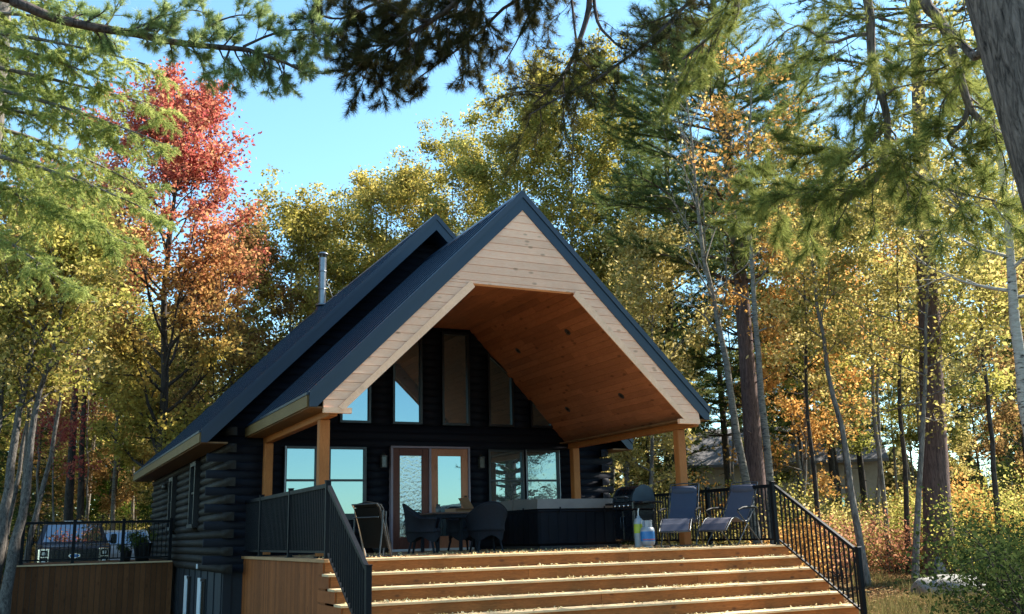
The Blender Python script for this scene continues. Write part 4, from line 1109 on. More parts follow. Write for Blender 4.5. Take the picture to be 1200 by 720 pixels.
def conifer(seed, top, r, cb=.25, cr=2.8, whorl=.55, per=5, K=16, nl=.17, nw=.014, up=.12, droop=-.02, dens=1.0, profile='pine', wob=.01, tuft_step=.16):
    rng = np.random.default_rng(seed); top = np.array(top, float); H = top[2]; tr = MB(); nseg = 14
    off = np.zeros(3); pts = []
    for k in range(nseg+1):
        t = k/nseg; off = off+rng.normal(size=3)*[1, 1, 0]*wob*H/nseg; pts.append(top*t+off*math.sin(math.pi*t))
    pts[0][2] -= .25
    tr.tube(pts, [r*(1.2 if k == 0 else 1)*(1-.9*(k/nseg)) for k in range(nseg+1)], 10)
    C, A = [], []; h = cb*H
    dead = cb*H*.45
    while dead < cb*H:           # dead stubs below the crown
        az = rng.uniform(0, 6.28); L = rng.uniform(.3, 1.2); p0 = lerp_path(pts, dead/H); d = [math.cos(az), math.sin(az), rng.uniform(-.2, .2)]
        tr.tube(path_pts(p0, d, L, 3, rng, .15), [r*.13, r*.09, r*.05, .004], 4, cap=False); dead += rng.uniform(.4, 1.0)
    while h < H*.985:
        q = (h-cb*H)/(H*(1-cb)); n = per if rng.random() > .2 else per-2
        a0 = rng.uniform(0, 6.28)
        for i in range(n):
            if rng.random() < (.18 if profile == 'pine' else .05): continue
            pf = ((.55+.45*math.sin(math.pi*min(1, q*1.1+.15))) * (1-q**2.2)+.08) if profile == 'pine' else (1-q)**.85+.06
            L = cr*pf*rng.uniform(.65, 1.15); az = a0+i*2*math.pi/n+rng.normal()*.25
            d = np.array([math.cos(az), math.sin(az), up+q*.35+rng.normal()*.06])
            bp = path_pts(lerp_path(pts, min(h/H, .999)), d, L, 6, rng, .07, droop if profile != 'pine' else .025)
            rb = max(.012, r*(1-.9*h/H)*.34); tr.tube(bp, [rb*(1-.85*k/6) for k in range(7)], 5, cap=False)
            m_ = max(3, int(L/.28))
            for j in range(m_):
                t = .22+.78*(j+rng.random())/m_; q0 = lerp_path(bp, min(t, .999)); s = 1 if j % 2 else -1
                side = np.cross(d, [0, 0, 1.0])*s; dd = side*rng.uniform(.5, .9)+d*.7+[0, 0, rng.normal()*.12+(.05 if profile == 'pine' else -.22)]
                l = (1-t*.55)*L*.38*rng.uniform(.7, 1.2)+.12; tp = path_pts(q0, dd, l, 3, rng, .12, 0 if profile == 'pine' else -.06)
                tr.tube(tp, [rb*.3, rb*.25, rb*.15, .003], 3, cap=False)
                nt = max(2, int(l/tuft_step*dens))
                for u in range(nt):
                    tt = (u+rng.random())/nt; C.append(lerp_path(tp, min(tt, .999))); v = tp[-1]-tp[0]; A.append(v/np.linalg.norm(v)+np.array([0, 0, .25 if profile == 'pine' else -.1]))
        h += whorl*rng.uniform(.7, 1.25)*(1-.35*q)
    V, F = needle_tris(np.array(C), np.array(A), K, nl, nw, rng)
    return tr, V, F
COUNT = [0]
def plant(name, label, cat, parts, loc, barkm, leafm, group=None, rz=0, sc=1.0, nm=('trunk', 'crown')):
    tr, V, F = parts
    o = thing(name, label, cat, loc, rz, group)
    tr.build(nm[0], M[barkm], o)
    link(nm[1], np_mesh(nm[1], V, F, M[leafm]), o)
    o.scale = (sc, sc, sc)
    return o
def top_from(base, px, py, D):
    p = ray_at(px, py, D); return p-base


# ------------------------------------------------------------------ single trees one can tell apart
def tree_px(name, label, parts_fn, px, D, toppx, barkm, leafm, group=None, **kw):
    b = spot(px, D); tp = top_from(b, toppx[0], toppx[1], D)
    return plant(name, label, 'tree', parts_fn(tp, **kw), b, barkm, leafm, group)
def bl(seed, r, **k): return lambda tp: broadleaf(seed, tp, r, **k)
def cf(seed, r, **k): return lambda tp: conifer(seed, tp, r, **k)
T = tree_px
# left side
T('maple_tree', 'tall maple with red top and orange brown lower leaves left of the chimney', bl(11, .20, cb=.17, cr=4.0, nb=54, twigs=7, leaves=60000, lsize=.12, up=.62, sig=.24, wob=.03), 184, 33, (214, 132), 'darkbark', 'l_maple')
T('maple_tree', 'smaller turning maple with dark rusty leaves near the back corner of the cabin', bl(12, .13, cb=.32, cr=2.8, nb=26, twigs=6, leaves=22000, lsize=.12, up=.5, sig=.24), 255, 38, (285, 290), 'darkbark', 'l_rust')
for i, (px, D, tx, ty, r, lab) in enumerate(((-26, 27, 18, 330, .15, 'leftmost grey trunk at the left edge, partly cut off'), (-8, 26.5, 48, 300, .16, 'leaning grey trunk beside the left edge, second of the clump'),
        (9, 26.2, 84, 300, .14, 'dark leaning trunk in the middle of the left clump'), (22, 28, 60, 250, .10, 'slim trunk behind the leaning clump left of the side deck'), (-2, 29, 66, 280, .08, 'thinnest trunk of the left clump, bending right'), (30, 31, 98, 260, .09, 'thin upright trunk just left of the pickup truck'))):
    T('grey_tree', lab, bl(20+i, r, cb=.55, cr=2.4, nb=22, twigs=5, leaves=9000, lsize=.11, up=.8, wob=.05), px, D, (tx, ty), 'clumpbark', ('l_gold', 'l_gold', 'l_yg', 'l_rust', 'l_yg', 'l_gold')[i], 'leaning trunks left of the side deck')
T('young_maple', 'small pinkish red maple glimpsed between the trunks at the far left', bl(31, .05, cb=.45, cr=1.5, nb=14, twigs=5, leaves=4500, lsize=.10), 66, 38, (66, 430), 'greybark', 'l_red')
T('dark_trunk_tree', 'dark straight trunk behind the pickup truck, nearer the left', bl(33, .20, cb=.5, cr=3, nb=22, twigs=5, leaves=13000, lsize=.12), 80, 41, (92, 250), 'darkbark', 'l_gold')
T('dark_trunk_tree', 'dark straight trunk just right of the pickup truck roof', bl(34, .17, cb=.5, cr=3, nb=22, twigs=5, leaves=13000, lsize=.12), 94, 44, (105, 280), 'darkbark', 'l_yg')
# behind the roof
for i, (px, D, tx, ty, lm, n, lab) in enumerate((
        (330, 40, 345, 270, 'l_olive', 46000, 'yellow green birch rising behind the chimney'),
        (395, 46, 410, 298, 'l_olive', 36000, 'lower yellow green tree behind the ridge of the main roof'),
        (455, 42, 452, 226, 'l_olive', 46000, 'gold topped birch behind the main roof peak'),
        (535, 44, 530, 196, 'l_olive', 46000, 'taller gold birch just left of the porch roof peak'),
        (595, 40, 610, 140, 'l_yg', 48000, 'tall green and yellow tree right behind the porch roof peak'),
        (665, 38, 672, 95, 'l_olive', 50000, 'tallest yellow green tree right of the porch roof peak'),
        (715, 43, 725, 120, 'l_green', 26000, 'darker green leafy tree between the yellow tree and the tall pine'))):
    T('birch_tree' if 'birch' in lab else 'leafy_tree', lab, bl(40+i, .12, cb=.30, cr=3.9, nb=46, twigs=7, leaves=n, lsize=.12, up=.75, sig=.24, wob=.02), px, D, (tx, ty), 'aspen', lm)
# right side
T('white_pine', 'tall dark pine with a straight trunk behind the right porch post', cf(61, .33, cb=.36, cr=4.4, whorl=.75, per=6, K=30, nl=.30, nw=.013, dens=1.2, up=.25), 893, 32, (820, -160), 'redbark', 'n_pine_m')
T('white_pine', 'second dark pine farther behind, filling the gap right of the porch roof', cf(62, .24, cb=.25, cr=3.8, whorl=.75, per=6, K=26, nl=.30, nw=.014, up=.25), 785, 40, (778, -10), 'darkbark', 'n_pine_m')
T('white_pine', 'massive dark red brown pine trunk standing behind the pale boulder', cf(63, .36, cb=.52, cr=3.6, whorl=.9, per=5, K=18, nl=.2, nw=.018), 1098, 27.5, (1060, -260), 'redbark', 'n_pine')
T('bare_birch', 'pale thin birch with bare forking twigs leaning left behind the porch roof edge', bl(64, .13, cb=.42, cr=2.6, nb=26, twigs=5, leaves=500, lsize=.08, up=1.3, sig=.2, wob=.035), 893, 26, (800, 90), 'aspen', 'l_gold')
T('orange_birch', 'pale thin birch carrying bright orange leaves right of the porch roof', bl(65, .12, cb=.45, cr=1.9, nb=14, twigs=5, leaves=3600, lsize=.10, up=.4, sig=.22, wob=.03), 907, 25, (880, 70), 'aspen', 'l_orange')
T('leaning_tree', 'slender grey tree leaning left beyond the foot of the right stair rail', bl(66, .10, cb=.5, cr=2.0, nb=18, twigs=5, leaves=6000, lsize=.11, up=.7, wob=.04), 1012, 26, (925, 180), 'greybark', 'l_gold')
T('paper_birch', 'white barked birch with golden leaves at the right edge', bl(67, .17, cb=.50, cr=2.4, nb=22, twigs=6, leaves=6500, lsize=.09, up=.3, sig=.4, wob=.03), 1222, 20, (1150, 40), 'birch', 'l_gold')
T('golden_tree', 'golden leaved tree spreading in front of the massive pine trunk', bl(68, .09, cb=.40, cr=3.0, nb=26, twigs=6, leaves=13000, lsize=.095, up=.2, sig=.45), 1066, 26, (1095, 215), 'greybark', 'l_gold')
for i, (px, D, tx, ty, lab) in enumerate(((960, 30, 938, 250, 'thin dark tree directly beyond the corner of the right rail'), (1040, 31, 1005, 220, 'thin dark tree left of the massive trunk'), (1062, 29, 1050, 230, 'thin grey tree close against the left of the massive trunk'),
        (1025, 34, 1040, 200, 'thin tree with dark bark deeper in the gap left of the massive trunk'), (1170, 27, 1140, 230, 'thin dark tree between the massive trunk and the white birch'))):
    T('thin_tree', lab, bl(70+i, .085, cb=.45, cr=1.9, nb=18, twigs=5, leaves=6000, lsize=.11, up=.6, wob=.03), px, D, (tx, ty), ('darkbark', 'greybark')[i % 2], ('l_gold', 'l_yg', 'l_gold', 'l_orange', 'l_yg')[i], 'thin trees at the forest edge on the right')
for i, (px, D, tx, ty, lm, lab) in enumerate(((760, 33, 765, 285, 'l_gold', 'golden young tree seen through the porch right of the back post'), (735, 37, 730, 285, 'l_gold', 'pale gold tree behind the right roof slope'), (940, 36, 945, 300, 'l_orange', 'orange leaved tree beyond the right railing'))):
    T('golden_tree', lab, bl(80+i, .09, cb=.22, cr=2.6, nb=26, twigs=6, leaves=14000, lsize=.12, up=.4, sig=.27), px, D, (tx, ty), 'greybark', lm)
# trees that stand out of the frame but shade and reflect
b = np.array([10.3, -12.6, 0.]); b[2] = ground(b[0], b[1])
plant('lakeside_pine', 'tall pine on the lake shore mirrored in the window beside the doors', 'tree', conifer(90, (.4, -.3, 17), .30, cb=.14, cr=2.3, whorl=.55, per=6, K=16, nl=.2, nw=.016, dens=1.0), b, 'pinebark', 'n_pine')

# ------------------------------------------------------------------ forest behind: a few kinds, each tree an object
def proto_set():
    P = {}
    def mk(key, tr, V, F, bm, lm): P[key] = (tr.mesh('trunk', M[bm]), np_mesh('crown', V, F, M[lm]))
    mk('yg1', *broadleaf(101, (.5, .3, 15), .13, cb=.25, cr=3.0, nb=32, twigs=6, leaves=17000, lsize=.14, up=.7), 'greybark', 'l_yg')
    mk('yg2', *broadleaf(102, (-.4, .6, 17), .14, cb=.38, cr=2.8, nb=28, twigs=6, leaves=15000, lsize=.14, up=.8), 'aspen', 'l_yg')
    mk('gold1', *broadleaf(103, (.6, -.3, 13), .11, cb=.28, cr=2.8, nb=28, twigs=6, leaves=14000, lsize=.14, up=.6), 'greybark', 'l_gold')
    mk('gold2', *broadleaf(104, (-.5, -.4, 16), .12, cb=.42, cr=2.4, nb=24, twigs=6, leaves=11000, lsize=.14, up=.8), 'aspen', 'l_gold')
    mk('rust1', *broadleaf(105, (.3, .5, 12), .10, cb=.22, cr=2.8, nb=26, twigs=6, leaves=13000, lsize=.14, up=.5), 'darkbark', 'l_rust')
    mk('pine1', *conifer(106, (.2, .1, 19), .22, cb=.30, cr=3.2, whorl=.75, per=5, K=12, nl=.24, nw=.026), 'darkbark', 'n_pine')
    mk('fir1', *conifer(107, (0, .1, 11), .12, cb=.06, cr=2.3, whorl=.45, per=6, K=9, nl=.20, nw=.026, profile='fir', up=-.05), 'darkbark', 'n_pine')
    mk('bare1', *broadleaf(108, (.7, .2, 14), .09, cb=.35, cr=1.8, nb=22, twigs=4, leaves=900, lsize=.12, up=.9, wob=.04), 'greybark', 'l_gold')
    mk('green1', *broadleaf(109, (.2, -.5, 12), .11, cb=.15, cr=2.9, nb=30, twigs=6, leaves=16000, lsize=.14, up=.5), 'darkbark', 'l_green')
    return P
P = proto_set()
KIND = {'yg1': ('leafy_tree', 'yellow green leafy tree'), 'yg2': ('aspen_tree', 'pale trunked yellow green aspen'),
        'gold1': ('golden_tree', 'golden autumn tree'), 'gold2': ('aspen_tree', 'high crowned golden aspen'),
        'rust1': ('rusty_tree', 'small rust coloured tree'), 'pine1': ('pine_tree', 'dark far pine'),
        'fir1': ('fir_tree', 'low dark green fir'), 'bare1': ('bare_tree', 'nearly leafless grey tree'), 'green1': ('leafy_tree', 'low dark green leafy tree')}
MARKS = [(40, 'behind the leaning trunks at the left edge'), (135, 'behind the pickup truck'), (215, 'beyond the back corner of the cabin'), (330, 'above the left slope of the main roof'),
         (420, 'behind the chimney pipe'), (560, 'behind the main roof peak'), (720, 'behind the porch roof peak'), (800, 'just right of the porch roof slope'), (880, 'behind the right front post'),
         (960, 'behind the corner of the right rail'), (1040, 'beyond the sloping right stair rail'), (1120, 'around the massive pine trunk'), (9999, 'behind the bushes at the right edge')]
def mark(px): return next(t for lim, t in MARKS if px < lim)
def stand(key, x, y, sc, rz, zone):
    nm, lab = KIND[key]; tm, cm = P[key]
    o = thing(nm, lab+' '+zone, 'tree', (x, y, float(ground(x, y))), rz, lab+' '+zone)
    o.scale = (sc, sc, sc*(.9+.2*((x*7.3) % 1))); link('trunk', tm, o); link('crown', cm, o)
rng = np.random.default_rng(77)
zones = [(-60, 215, 'left of the cabin', (33, 72), 44, 'yg1 gold1 gold2 rust1 fir1 fir1 fir1 green1 gold1 yg2 bare1 rust1'.split()),
         (215, 720, 'behind the cabin', (44, 78), 44, 'yg1 yg2 gold1 gold2 yg1 gold1 fir1 yg2'.split()),
         (720, 1290, 'right of the cabin', (34, 76), 50, 'gold1 gold2 yg1 yg2 pine1 fir1 fir1 bare1 rust1 pine1 yg1 yg2 pine1'.split())]
placed = []
for (a, b_, zone, (d0, d1), n, keys) in zones:
    k = 0; tries = 0
    while k < n and tries < 4000:
        tries += 1; px = rng.uniform(a, b_); D = d0+(d1-d0)*rng.random()**.8
        p = spot(px, D)
        if any((p[0]-q[0])**2+(p[1]-q[1])**2 < 2.4**2 for q in placed): continue
        if -6 < p[0] < 6 and p[1] < 20: continue
        if -9.5 < p[0] < -2.5 and p[1] < 28: continue
        placed.append(p); key = keys[rng.integers(len(keys))]
        lim = 1.0
        if 215 < px < 640: lim = .80
        if px < 215: lim = .88
        stand(key, p[0], p[1], rng.uniform(.75, 1.08)*lim, rng.uniform(0, 6.28), mark(px)); k += 1

def far_forest():
    rng = np.random.default_rng(55); n = 70000
    px = rng.uniform(-200, 1400, n); D = rng.uniform(80, 92, n); h = R(YAW)+np.arctan((px-600)/1198)
    x = CAM[0]+np.sin(h)*D; y = CAM[1]+np.cos(h)*D; top = 7.5+2.5*np.sin(px*.021)+1.8*np.sin(px*.063+1)+1.2*np.sin(px*.15)
    z = ground(x, y)+rng.random(n)**1.1*top
    V, F = leaf_quads(np.stack([x, y, z], 1), .55, rng)
    tag(link('far_forest', np_mesh('far_forest', V, F, M['l_far'])), 'dim mass of far forest closing the view behind the trunks', kind='stuff')
far_forest()

# ------------------------------------------------------------------ shrubs and saplings
def shrub_mesh(seed, h, w_, n, ls, stems=9):
    rng = np.random.default_rng(seed); tr = MB(); C = []
    for i in range(stems):
        az = rng.uniform(0, 6.28); d = [math.cos(az)*.55, math.sin(az)*.55, 1.0]; bp = path_pts((math.cos(az)*.08, math.sin(az)*.08, -.1), d, h*rng.uniform(.75, 1.05), 5, rng, .16)
        tr.tube(bp, [.022, .018, .014, .010, .007, .003], 5, cap=False)
        for j in range(6):
            q0 = lerp_path(bp, rng.uniform(.25, 1)); dd = rand_unit(rng, 1)[0]+[math.cos(az)*.5, math.sin(az)*.5, .4]; tp = path_pts(q0, dd, w_*rng.uniform(.25, .5), 3, rng, .2)
            tr.tube(tp, [.007, .005, .004, .002], 3, cap=False)
            for c in range(4): C.append(lerp_path(tp, rng.uniform(.2, 1)))
    C = np.array(C); P_ = np.repeat(C, max(1, n//len(C)), 0)+rng.normal(size=(max(1, n//len(C))*len(C), 3))*.15*w_*[1, 1, .8]
    P_[:, 2] = np.abs(P_[:, 2])
    V, F = leaf_quads(P_, ls, rng); return tr, V, F
SH = {}
for key, a in {'green': (201, 2.2, 1.7, 6500, .055, 'l_bush'), 'yg': (202, 1.9, 1.6, 5000, .065, 'l_yg'), 'gold': (203, 2.0, 1.6, 5000, .07, 'l_gold'), 'red': (204, 1.8, 1.4, 2300, .07, 'l_redbush'), 'orange': (205, 1.9, 1.5, 4500, .085, 'l_orange')}.items():
    tr, V, F = shrub_mesh(*a[:5]); SH[key] = (tr.mesh('stems', M['darkbark']), np_mesh('foliage', V, F, M[a[5]]))
def shrub(key, px, D, sc, label, group=None, dz=0):
    p = spot(px, D); o = thing('shrub', label, 'shrub', p, float(rng.uniform(0, 6.28)), group); o.scale = (sc, sc, sc); link('stems', SH[key][0], o); link('foliage', SH[key][1], o)
for key, px, D, sc, lab in (('green', 1196, 17.5, .95, 'large glossy green bush at the right edge, nearest the camera'), ('green', 1238, 15.0, 1.05, 'green bush cut off by the right edge'), ('yg', 1152, 27.5, 1.05, 'sunlit yellow green bush right of the massive pine trunk'),
        ('green', 1200, 22.5, 1.0, 'tall green bush behind the large one at the right edge'), ('yg', 1125, 31, 1.1, 'yellow green bush tucked behind the pale boulder'), ('red', 985, 27.5, 1.0, 'red leaved bush beyond the sloping stair rail'),
        ('red', 1045, 29, .9, 'red leaved bush left of the massive trunk'), ('orange', 930, 27, .9, 'orange bush behind the right rail corner'), ('gold', 1015, 31.5, 1.1, 'golden bush between the two red ones'), ('red', 862, 24, .45, 'low red bush glimpsed through the balusters behind the recliners')):
    shrub(key, px, D, sc, lab)
for k in range(70):
    zone, a, b_ = (('left of the cabin', -40, 200), ('right of the cabin', 690, 1260))[k % 3 > 0]
    key = ('green', 'yg', 'gold', 'orange', 'yg', 'gold')[rng.integers(6)]
    nm_ = {'green': 'green', 'yg': 'yellow green', 'gold': 'golden', 'orange': 'orange'}[key]
    D = rng.uniform(30, 52); p = spot(px := rng.uniform(a, b_), D)
    if p[0] < -2.5 and p[1] < 27: continue
    shrub(key, px, D, rng.uniform(.8, 1.5), f'{nm_} understory bush {mark(px)}', f'{nm_} understory bushes {mark(px)}')

# potted shrub and round plant on the side deck
tr, V, F = shrub_mesh(221, .55, .34, 2600, .035, 10)
for (x, y, sc, lab) in ((-5.05, 12.15, 1.0, 'bushy dark plant in a tall pot on the side deck beside the log wall'), (-5.45, 11.95, .6, 'small round plant in a pot on the side deck, left of the bushy one')):
    o = thing('potted_plant', lab, 'potted plant', (x, y, -.127)); pb = MB(); pb.lathe([(0, 0), (.16*sc, 0), (.23*sc, .42*sc), (.25*sc, .45*sc), (.22*sc, .45*sc), (.21*sc, .40*sc), (0, .40*sc)], n=20); pb.build('pot', M['pot'], o)
    f = link('foliage', np_mesh('foliage', V*sc+np.array([0, 0, .38*sc]), F, M['l_green']), o); s_ = MB(); s_.tube([(0, 0, .35*sc), (0, 0, .7*sc)], .015, 5); s_.build('stem', M['darkbark'], o)

# ------------------------------------------------------------------ boulder, far cottage
def rock(name, label, loc, rad, mat, seed, flat=.5):
    rng = np.random.default_rng(seed); n, m_ = 26, 14; vs = []
    ph = rng.uniform(0, 6.28, 8)
    for i in range(m_+1):
        t = math.pi*i/m_
        for k in range(n):
            a = 2*math.pi*k/n; rr = 1+.10*math.sin(2*a+ph[0])+.07*math.sin(3*a+2*t+ph[1])+.05*math.sin(5*a-3*t+ph[2])+rng.normal()*.012
            x, y, z = math.sin(t)*math.cos(a)*rr, math.sin(t)*math.sin(a)*rr, math.cos(t)*rr*flat
            vs.append((x*rad[0], y*rad[1], min(z, flat*.72+.04*math.sin(4*x))*rad[2]))
    mb = MB(); mb.add(vs, [(i*n+k, (i+1)*n+k, (i+1)*n+(k+1) % n, i*n+(k+1) % n) for i in range(m_) for k in range(n)], True)
    o = mb.build(name, M[mat]); o.location = tuple(map(float, loc)); return tag(o, label, 'rock')
p = spot(1108, 24.5)
rock('boulder', 'broad flat pale granite boulder at the foot of the massive pine trunk', p+[0, 0, .12], (.88, .7, .75), 'stone', 5)
ps = spot(1098, 24.2)
sm = MB(); sm.prism([(-.14, 0), (.16, 0), (.10, .16), (-.02, .36), (-.10, .20)], 1, -.05, .05); o = sm.build('slate_stone', M['stone2']); o.location = (ps[0], ps[1], ps[2]+.48); tag(o, 'small dark pointed slate standing on the pale boulder', 'stone')
def cottage():
    p = spot(925, 62); o = thing('far_cottage', 'tan sided cottage with grey roof glimpsed far off between the trunks', 'cottage', (p[0], p[1], p[2]), R(-38))
    mb = MB()
    for k in range(22): mb.prism([(-3.02, k*.2), (-3.0, k*.2+.199), (3.0, k*.2+.199), (3.02, k*.2)], 0, -5, 5) if False else mb.box(-5-.012*(k % 2), 5+.012*(k % 2), -3-.012*(k % 2), 3+.012*(k % 2), k*.2, k*.2+.198)
    mb.build('wall', M['cottage'], o)
    mb = MB(); mb.prism([(-3.6, 4.3), (0, 6.6), (3.6, 4.3), (3.6, 4.45), (0, 6.8), (-3.6, 4.45)], 0, -5.5, 5.5); mb.build('roof', M['cottage_roof'], o)
    for x in (-3, 0, 3):
        mb = MB(); mb.box(x-.6, x+.6, -3.07, -3.03, 1.2, 2.5); w__ = mb.build('window', M['white'], o); g = MB(); g.box(x-.5, x+.5, -3.09, -3.075, 1.3, 2.4); g.build('pane', M['glass'], w__)
cottage()

# ------------------------------------------------------------------ near pines over the camera
def smooth_path(P, k=3):
    P = [np.array(p, float) for p in P]; Q = [2*P[0]-P[1]]+P+[2*P[-1]-P[-2]]; out = []
    for i in range(1, len(Q)-2):
        for j in range(k):
            t = j/k; a, b, c, d = Q[i-1:i+3]; out.append(.5*(2*b+(c-a)*t+(2*a-5*b+4*c-d)*t*t+(3*b-a-3*c+d)*t**3))
    return out+[P[-1]]
def bough(tr, C, A, P0, D0=None, r0=.04, r1=.012, side=.9, nside=16, sub=5, tuft=.09, rng=None, hang=-.05, start=.1, dens=1.0, bias=(0, 0, 0)):
    """limb along the points P0 with side twigs; tuft centres are collected in C, A"""
    P0 = smooth_path(P0); n = len(P0)
    tr.tube(P0, [r0+(r1-r0)*k/(n-1) for k in range(n)], 8, cap=True)
    Lt = sum(np.linalg.norm(P0[i+1]-P0[i]) for i in range(n-1))
    for j in range(nside):
        t = start+(1-start)*(j+rng.random())/nside; q0 = lerp_path(P0, min(t, .999)); i = int(min(t*(n-1), n-2)); ax = P0[i+1]-P0[i]; ax /= np.linalg.norm(ax)
        d = rand_unit(rng, 1)[0]; d = d-ax*(d@ax)*.8; d = d/np.linalg.norm(d)+ax*.7+np.array([0, 0, hang])+np.array(bias); L = side*rng.uniform(.45, 1.1)*(1-.35*t)
        bp = path_pts(q0, d, L, 5, rng, .16, hang*.3); rb = max(.004, r0*.30*(1-.5*t))
        tr.tube(bp, [rb, rb*.8, rb*.65, rb*.5, rb*.35, .002], 5, cap=False)
        for s in range(sub):
            q1 = lerp_path(bp, .25+.75*(s+rng.random())/sub*.99); dd = (bp[-1]-bp[0])/L+rand_unit(rng, 1)[0]*.75; l = L*rng.uniform(.2, .4)
            tp = path_pts(q1, dd, l, 2, rng, .2, hang*.3); tr.tube(tp, [rb*.4, rb*.3, .0015], 3, cap=False)
            for u in range(max(2, int(l/.055*dens))):
                tt = .3+.7*rng.random(); C.append(lerp_path(tp, tt)); v = tp[-1]-tp[0]; A.append(v/np.linalg.norm(v)*.8)
def pxpath(pts, D): return [ray_at(x, y, d if isinstance(d, (int, float)) else d) for (x, y, d) in [(a[0], a[1], a[2] if len(a) > 2 else D) for a in pts]]
def near_tree(name, label, trunk, limbs, bm, lm, seed, K=34, nl=.085, nw=.0035, cat='tree'):
    rng = np.random.default_rng(seed); tr = MB(); C = []; A = []
    base = np.array(trunk[0][0], float)
    tr.tube([np.array(p)-base for p, r in trunk], [r for p, r in trunk], 28)
    for l in limbs:
        kw = dict(l[1]); bough(tr, C, A, [p-base for p in l[0]], rng=rng, **kw)
    V, F = needle_tris(np.array(C), np.array(A), K, nl, nw, rng)
    o = thing(name, label, cat, base); tr.build('trunk', M[bm], o); link('crown', np_mesh('crown', V, F, M[lm]), o); return o
# big pine at the upper right: leaning trunk, drooping limbs
D = 6.3
t0 = ray_at(1354, 560, D); t1 = ray_at(1163+22, 0, D); up_ = (t1-t0)/(t1[2]-t0[2])
gz = float(ground(t0[0], t0[1]))
tb = t0+up_*(gz-.3-t0[2])
trunk = [(tb+up_*h, r) for h, r in ((0, .34), (.6, .29), (2, .262), (4, .25), (6.5, .235), (9, .20), (12, .15), (15, .09), (18, .03))]
def tp_at(z): return tb+up_*(z-tb[2])
Lm = []
a = tp_at(5.6)
Lm.append(([a, *pxpath([(1150, -170, 7.0), (1060, -120, 7.6), (1015, -40, 7.8), (1020, 20), (1021, 60), (1026, 90), (1038, 130), (1040, 160), (1034, 190), (1022, 215), (985, 238)], 7.8)], dict(r0=.045, r1=.020, nside=26, side=1.0, sub=7, start=.45, hang=-.25, dens=1.2)))
Lm.append(([tp_at(5.2), *pxpath([(1140, -120, 6.8), (1085, -60, 7.4), (1084, 0), (1100, 22), (1112, 45), (1124, 85), (1136, 125), (1150, 142), (1175, 160)], 7.4)], dict(r0=.055, r1=.018, nside=16, side=.75, sub=6, start=.45, hang=-.1)))
Lm.append((pxpath([(1136, 118), (1130, 142), (1112, 160), (1118, 172), (1134, 178)], 7.4), dict(r0=.022, r1=.008, nside=8, side=.5, sub=5, hang=-.1)))
Lm.append(([tp_at(3.6), *pxpath([(1150, 62, 6.5), (1128, 52, 6.9), (1110, 32, 7.2), (1070, 30, 7.6), (1030, 22, 7.8)], 7)], dict(r0=.035, r1=.010, nside=14, side=.7, sub=6, hang=.0)))
Lm.append((pxpath([(1022, 40, 7.8), (1000, 42, 8.0), (970, 50, 8.3), (935, 30, 8.6), (900, 55, 8.9)], 8), dict(r0=.018, r1=.006, nside=14, side=.9, sub=6, hang=-.2)))
Lm.append((pxpath([(1036, 150, 7.8), (1010, 180, 8.1), (975, 205, 8.4), (935, 225, 8.7), (905, 240, 8.9)], 8), dict(r0=.022, r1=.006, nside=20, side=.8, sub=8, hang=-.1, dens=1.6)))
Lm.append((pxpath([(1040, 165, 7.8), (1075, 205, 7.5), (1120, 225, 7.2), (1165, 235, 6.9)], 8), dict(r0=.016, r1=.006, nside=14, side=.7, sub=6, hang=-.2)))
Lm.append((pxpath([(1036, 70, 7.8), (1062, 85, 8.0), (1095, 100, 8.2), (1125, 90, 8.4)], 8), dict(r0=.014, r1=.006, nside=12, side=.7, sub=6, hang=-.2)))
Lm.append(([tp_at(4.4), *pxpath([(1120, -60, 8.5), (1010, -110, 9.5), (930, -90, 10.0), (880, -30, 10.3), (850, 25, 10.5), (800, 70, 10.7)], 7)], dict(r0=.05, r1=.012, nside=26, side=1.3, sub=8, start=.3, hang=-.15, dens=1.3)))
near_tree('near_pine', 'huge leaning furrowed pine trunk at the upper right corner with drooping limbs and needles', trunk, Lm, 'pinebark_near', 'n_pine_y', 301, K=36, nl=.11, nw=.0036)
# pine behind the camera whose boughs hang into the top of the view
bx = np.array([-10.5, -17.5, 0.]); bx[2] = ground(bx[0], bx[1])-.3
trunk = [(bx+np.array([0, 0, h]), r) for h, r in ((0, .36), (3, .31), (6, .28), (9, .24), (13, .17), (17, .08), (20, .02))]
Lm = []
q = lambda h: bx+np.array([0, 0, h])
Lm.append(([q(8.2), *pxpath([(330, -420, 6), (400, -260, 7.5), (560, -90, 8.6), (560, -30, 9.0), (520, 15, 9.3), (470, 45, 9.6), (430, 70, 9.8)], 8)], dict(r0=.06, r1=.012, nside=40, side=1.05, sub=9, start=.55, hang=-.12, dens=2.0)))
Lm.append((pxpath([(560, -90, 8.6), (600, -40, 9.0), (520, -20, 9.4), (450, 0, 9.7), (400, 22, 9.9), (365, 15, 10)], 8), dict(r0=.03, r1=.008, nside=34, side=.75, sub=9, hang=-.05, dens=2.0)))
Lm.append((pxpath([(560, -90, 8.6), (640, -30, 9.2), (590, 10, 9.5), (560, 40, 9.7), (520, 70, 9.9), (490, 92, 10)], 8), dict(r0=.025, r1=.008, nside=26, side=.7, sub=8, hang=-.05, dens=1.7)))
near_tree('shore_pine', 'pine whose dark brownish needle boughs hang into the sky at the top centre', trunk, Lm, 'pinebark', 'n_pine_b', 302, K=30, nl=.095, nw=.0042)
